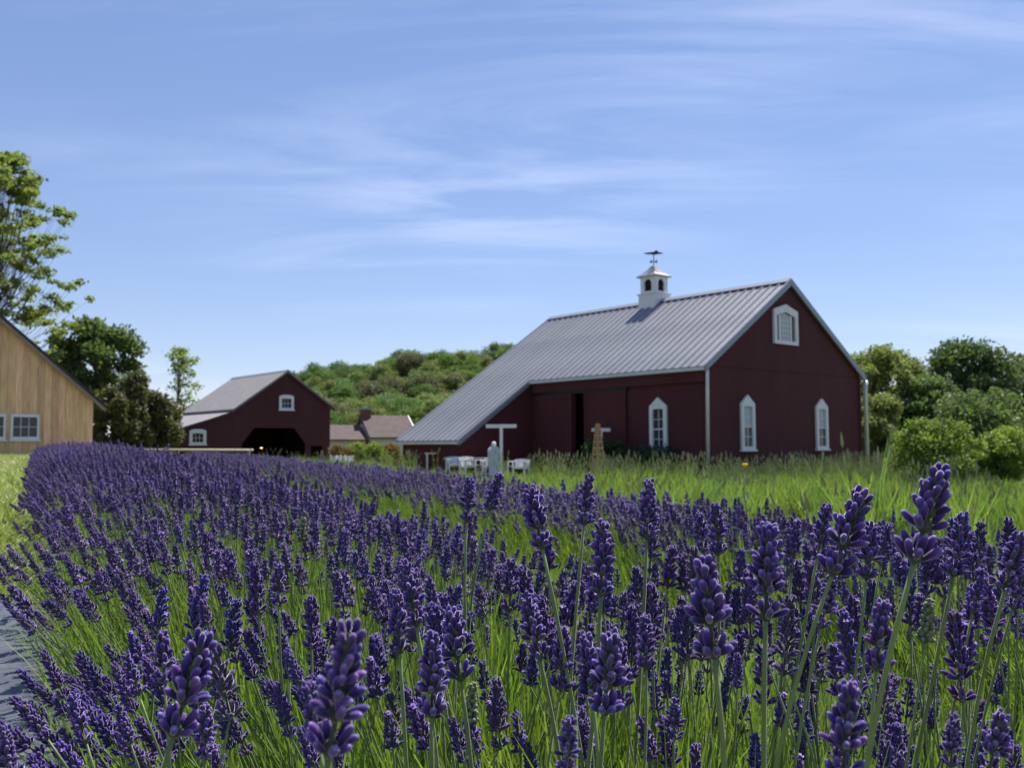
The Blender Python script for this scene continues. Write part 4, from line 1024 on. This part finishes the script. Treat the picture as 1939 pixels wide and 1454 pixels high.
def foliage(name, label, pl, pr, d0, d1, dens, rng, hs):
    ds = np.linspace(d0, d1, 200); w = np.array([(pr(d)-pl(d))*dens(d) for d in ds]); N = int(np.trapz(w, ds)); cdf = np.cumsum(w); cdf = cdf/cdf[-1]
    d = np.interp(rng.random(N), cdf, ds); q = rng.uniform(-.92, .92, N); L, R = np.vectorize(pl)(d), np.vectorize(pr)(d)
    p = (L+R)/2 + q*(R-L)/2*.82; x = p/.905-.47*d; z = ground(x, d)-.01
    D = np.stack([np.where(q < 0, .42, .25)*q*.905+rng.normal(0, .2, N), np.where(q < 0, .42, .25)*q*.42+rng.normal(0, .2, N), np.ones(N)], -1); D /= np.linalg.norm(D, axis=1, keepdims=True)
    s = rng.uniform(.75, 1.2, N)*hs*(1-.3*np.abs(q)**3)
    var = np.where(rng.random(N) < .8, rng.integers(0, 4, N), 4+rng.integers(0, 2, N))
    k = np.where(d < .9, .75, 1.0)*np.where(d > 8, 1.0, 1)
    scatter(name, np.stack([x, d, z], -1), aim(D, rng.random(N)*6.28), np.stack([s, s, s*k], -1), var, TU, label, 'foliage')
foliage('lavender_foliage', 'green stems and leaves of the front lavender row', pl1, pr1, .55, 27, lambda d: 330 if d < 4 else (190 if d < 10 else 100), rng, 1.05)
foliage('lavender_foliage', 'green stems and leaves of the second lavender row', pl2, pr2, 1.5, 30, lambda d: 230 if d < 10 else 120, rng, 1.12)
foliage('weeds', 'green weeds in the gap between the two lavender rows', lambda d: 1.25+.012*d, lambda d: 2.06+.035*d, .7, 30, lambda d: 190 if d < 8 else 80, rng, .74)

# ------------------------------------------------------------------ meadow, seed grass, lawn
def inside_barns(x, y):
    r = np.zeros(len(x), bool)
    for ox, oy, x0, x1, y0, y1 in ((6.84, 33, -.1, 10.9, -.1, 14.2), (6.84, 33, -3.9, .1, 9.4, 14.2), ((442-969.5)/F*55, 55, -4.9, 6.9, 0, 8.5)):
        c, s = math.cos(BROT), math.sin(BROT); u = (x-ox)*c+(y-oy)*s; v = -(x-ox)*s+(y-oy)*c
        r |= (u > x0) & (u < x1) & (v > y0) & (v < y1)
    return r
GT = [tuft('meadow_tuft', 430+i, 22, .66, .10, .017, M['grass'], .45, heads=(.0, .05, .006)) for i in range(4)]
M['drygrass'] = mat('dry_grass_blade', (.34, .33, .13), (.25, .25, .09), scale=2, rough=.6, trans=.35, rand=.3)
M['weed'] = mat('dark_weed_leaf', (.065, .125, .04), (.045, .09, .03), scale=4, rough=.6, trans=.3, rand=.3)
GT += [tuft('dry_meadow_tuft', 434, 16, .74, .10, .010, M['drygrass'], .4, heads=(.5, .10, .012)), tuft('weed_tuft', 435, 20, .5, .14, .030, M['weed'], .8), tuft('seed_meadow_tuft', 436, 14, .85, .1, .010, M['grass'], .35, heads=(.7, .11, .014))]
SG = [tuft('seed_tuft', 440+i, 16, .98, .12, .010, M['grass'], .3, heads=(.7, .14, .020)) for i in range(3)]
N = 17000
d = 2.2+50*rng.random(N)**1.55; lat = rng.uniform(-.30, .72, N); x = lat*d; p = pcoord(x, d)
ok = (p > 3.35+.047*d) & (p < 26) & ~inside_barns(x, d) & (d < 54); x, d, p = x[ok], d[ok], p[ok]
n = len(x); s = rng.uniform(.65, 1.15, n)*np.where(p < 4.6+.047*d, .62, 1.0)
cell = np.random.default_rng(1).random((80, 80)); cc = cell[(np.floor((x+30)/.9).astype(int)) % 80, (np.floor(d/1.3).astype(int)) % 80]
lown = .24+.70*cc**1.6
lat = x/d; lown = np.where((lat > -.13) & (lat < .035) & (d > 6), lown*.6, lown)
s *= lown
scatter('meadow_grass', np.stack([x, d, ground(x, d)-.02], -1), np.stack([rng.normal(0, .1, n), rng.normal(0, .1, n), rng.random(n)*6.28], -1), np.stack([s*1.1, s*1.1, s], -1), np.where(rng.random(n) < .12, 4+rng.integers(0, 3, n), rng.integers(0, 4, n)), GT, 'tall bright green grass between the lavender and the big barn', 'grass')
# seeding grass near the barn walls
pts = []
for i in range(1300):
    u = rng.uniform(-1.0, 12.0); q = Vector((u, -.4-8*rng.random()**1.3, 0)) if rng.random() < .6 else Vector((-.6-8*rng.random()**1.3, rng.uniform(-6, 9), 0))
    w = bm_ @ q; pts.append((w.x, w.y))
pts = np.array(pts); la = pts[:, 0]/pts[:, 1]; ok = ~inside_barns(pts[:, 0], pts[:, 1]) & ~((la > -.09) & (la < .02) & (rng.random(len(pts)) < .85)); pts = pts[ok]; n = len(pts)
s = np.where(rng.random(n) < .42, rng.uniform(.5, .98, n), rng.uniform(.25, .5, n))
scatter('seeding_grass', np.stack([pts[:, 0], pts[:, 1], ground(pts[:, 0], pts[:, 1])-.02], -1), np.stack([rng.normal(0, .08, n), rng.normal(0, .08, n), rng.random(n)*6.28], -1), np.stack([s, s, s], -1), rng.integers(0, 3, n), SG, 'tall grass with pale seed heads along the big barn walls', 'grass')
LT = [tuft('lawn_tuft', 450+i, 16, .075, .075, .013, M['lawn'], 1.6, 2) for i in range(3)] + [tuft('dry_tuft', 455, 14, .05, .09, .012, M['clover'], 1.6, 2)]
N = 26000
d = .4+38*rng.random(N)**1.9; x = -d*.47-.1-(d*.27+2.6)*rng.random(N)**1.4; p = pcoord(x, d)
ok = (p < np.where(d < 2.9, -.46-.03*d, pl1(d)+.05)) & (d < 37.3); x, d = x[ok], d[ok]; n = len(x)
dry = (np.sin(x*1.9+d*.8)+np.sin(d*2.3-x*.7)+rng.normal(0, .45, n)) > .55
s = rng.uniform(.7, 1.4, n)*np.where(d < 5, .8, 1.25)
scatter('lawn_grass', np.stack([x, d, ground(x, d)-.005], -1), np.stack([rng.normal(0, .15, n), rng.normal(0, .15, n), rng.random(n)*6.28], -1), np.stack([s, s, s], -1), np.where(dry, 3, rng.integers(0, 3, n)), LT, 'short sunlit grass path with dry straw left of the lavender', 'grass')

# yellow wild flower rising from the second row
P = pix(1411, 884, 5.5); z0 = gz(P.x, P.y); H = P.z-z0
T = tag(empty('wild_mustard', (P.x, P.y, z0)), 'lone yellow wildflower on a thin stalk before the big barn', 'wildflower')
MB().tube([(0, 0, -.02), (.02, 0, H*.4), (-.01, 0, H*.75), (0, 0, H)], [.006, .005, .004, .003], 6).obj('stem', M['stem'], T, True)
fl = MB()
for i in range(10):
    a = i*2.4; r = .010*(i/10)**.5; fl.tube([(r*math.cos(a), r*math.sin(a), H-.005), (r*math.cos(a)*1.3, r*math.sin(a)*1.3, H+.012), (r*math.cos(a)*1.5, r*math.sin(a)*1.5, H+.02)], [.003, .007, .003], 5)
fl.obj('flower', M['yellow'], T, True)
for zz, a in ((.55, .4), (.68, 2.6), (.82, 4.4)):
    l = link('leaf', LEAF, T); l.matrix_local = Matrix.Translation((0, 0, H*zz)) @ Matrix.Rotation(a, 4, 'Z') @ Matrix.Rotation(.8, 4, 'X') @ Matrix.Diagonal((.02, .03, .07, 1))
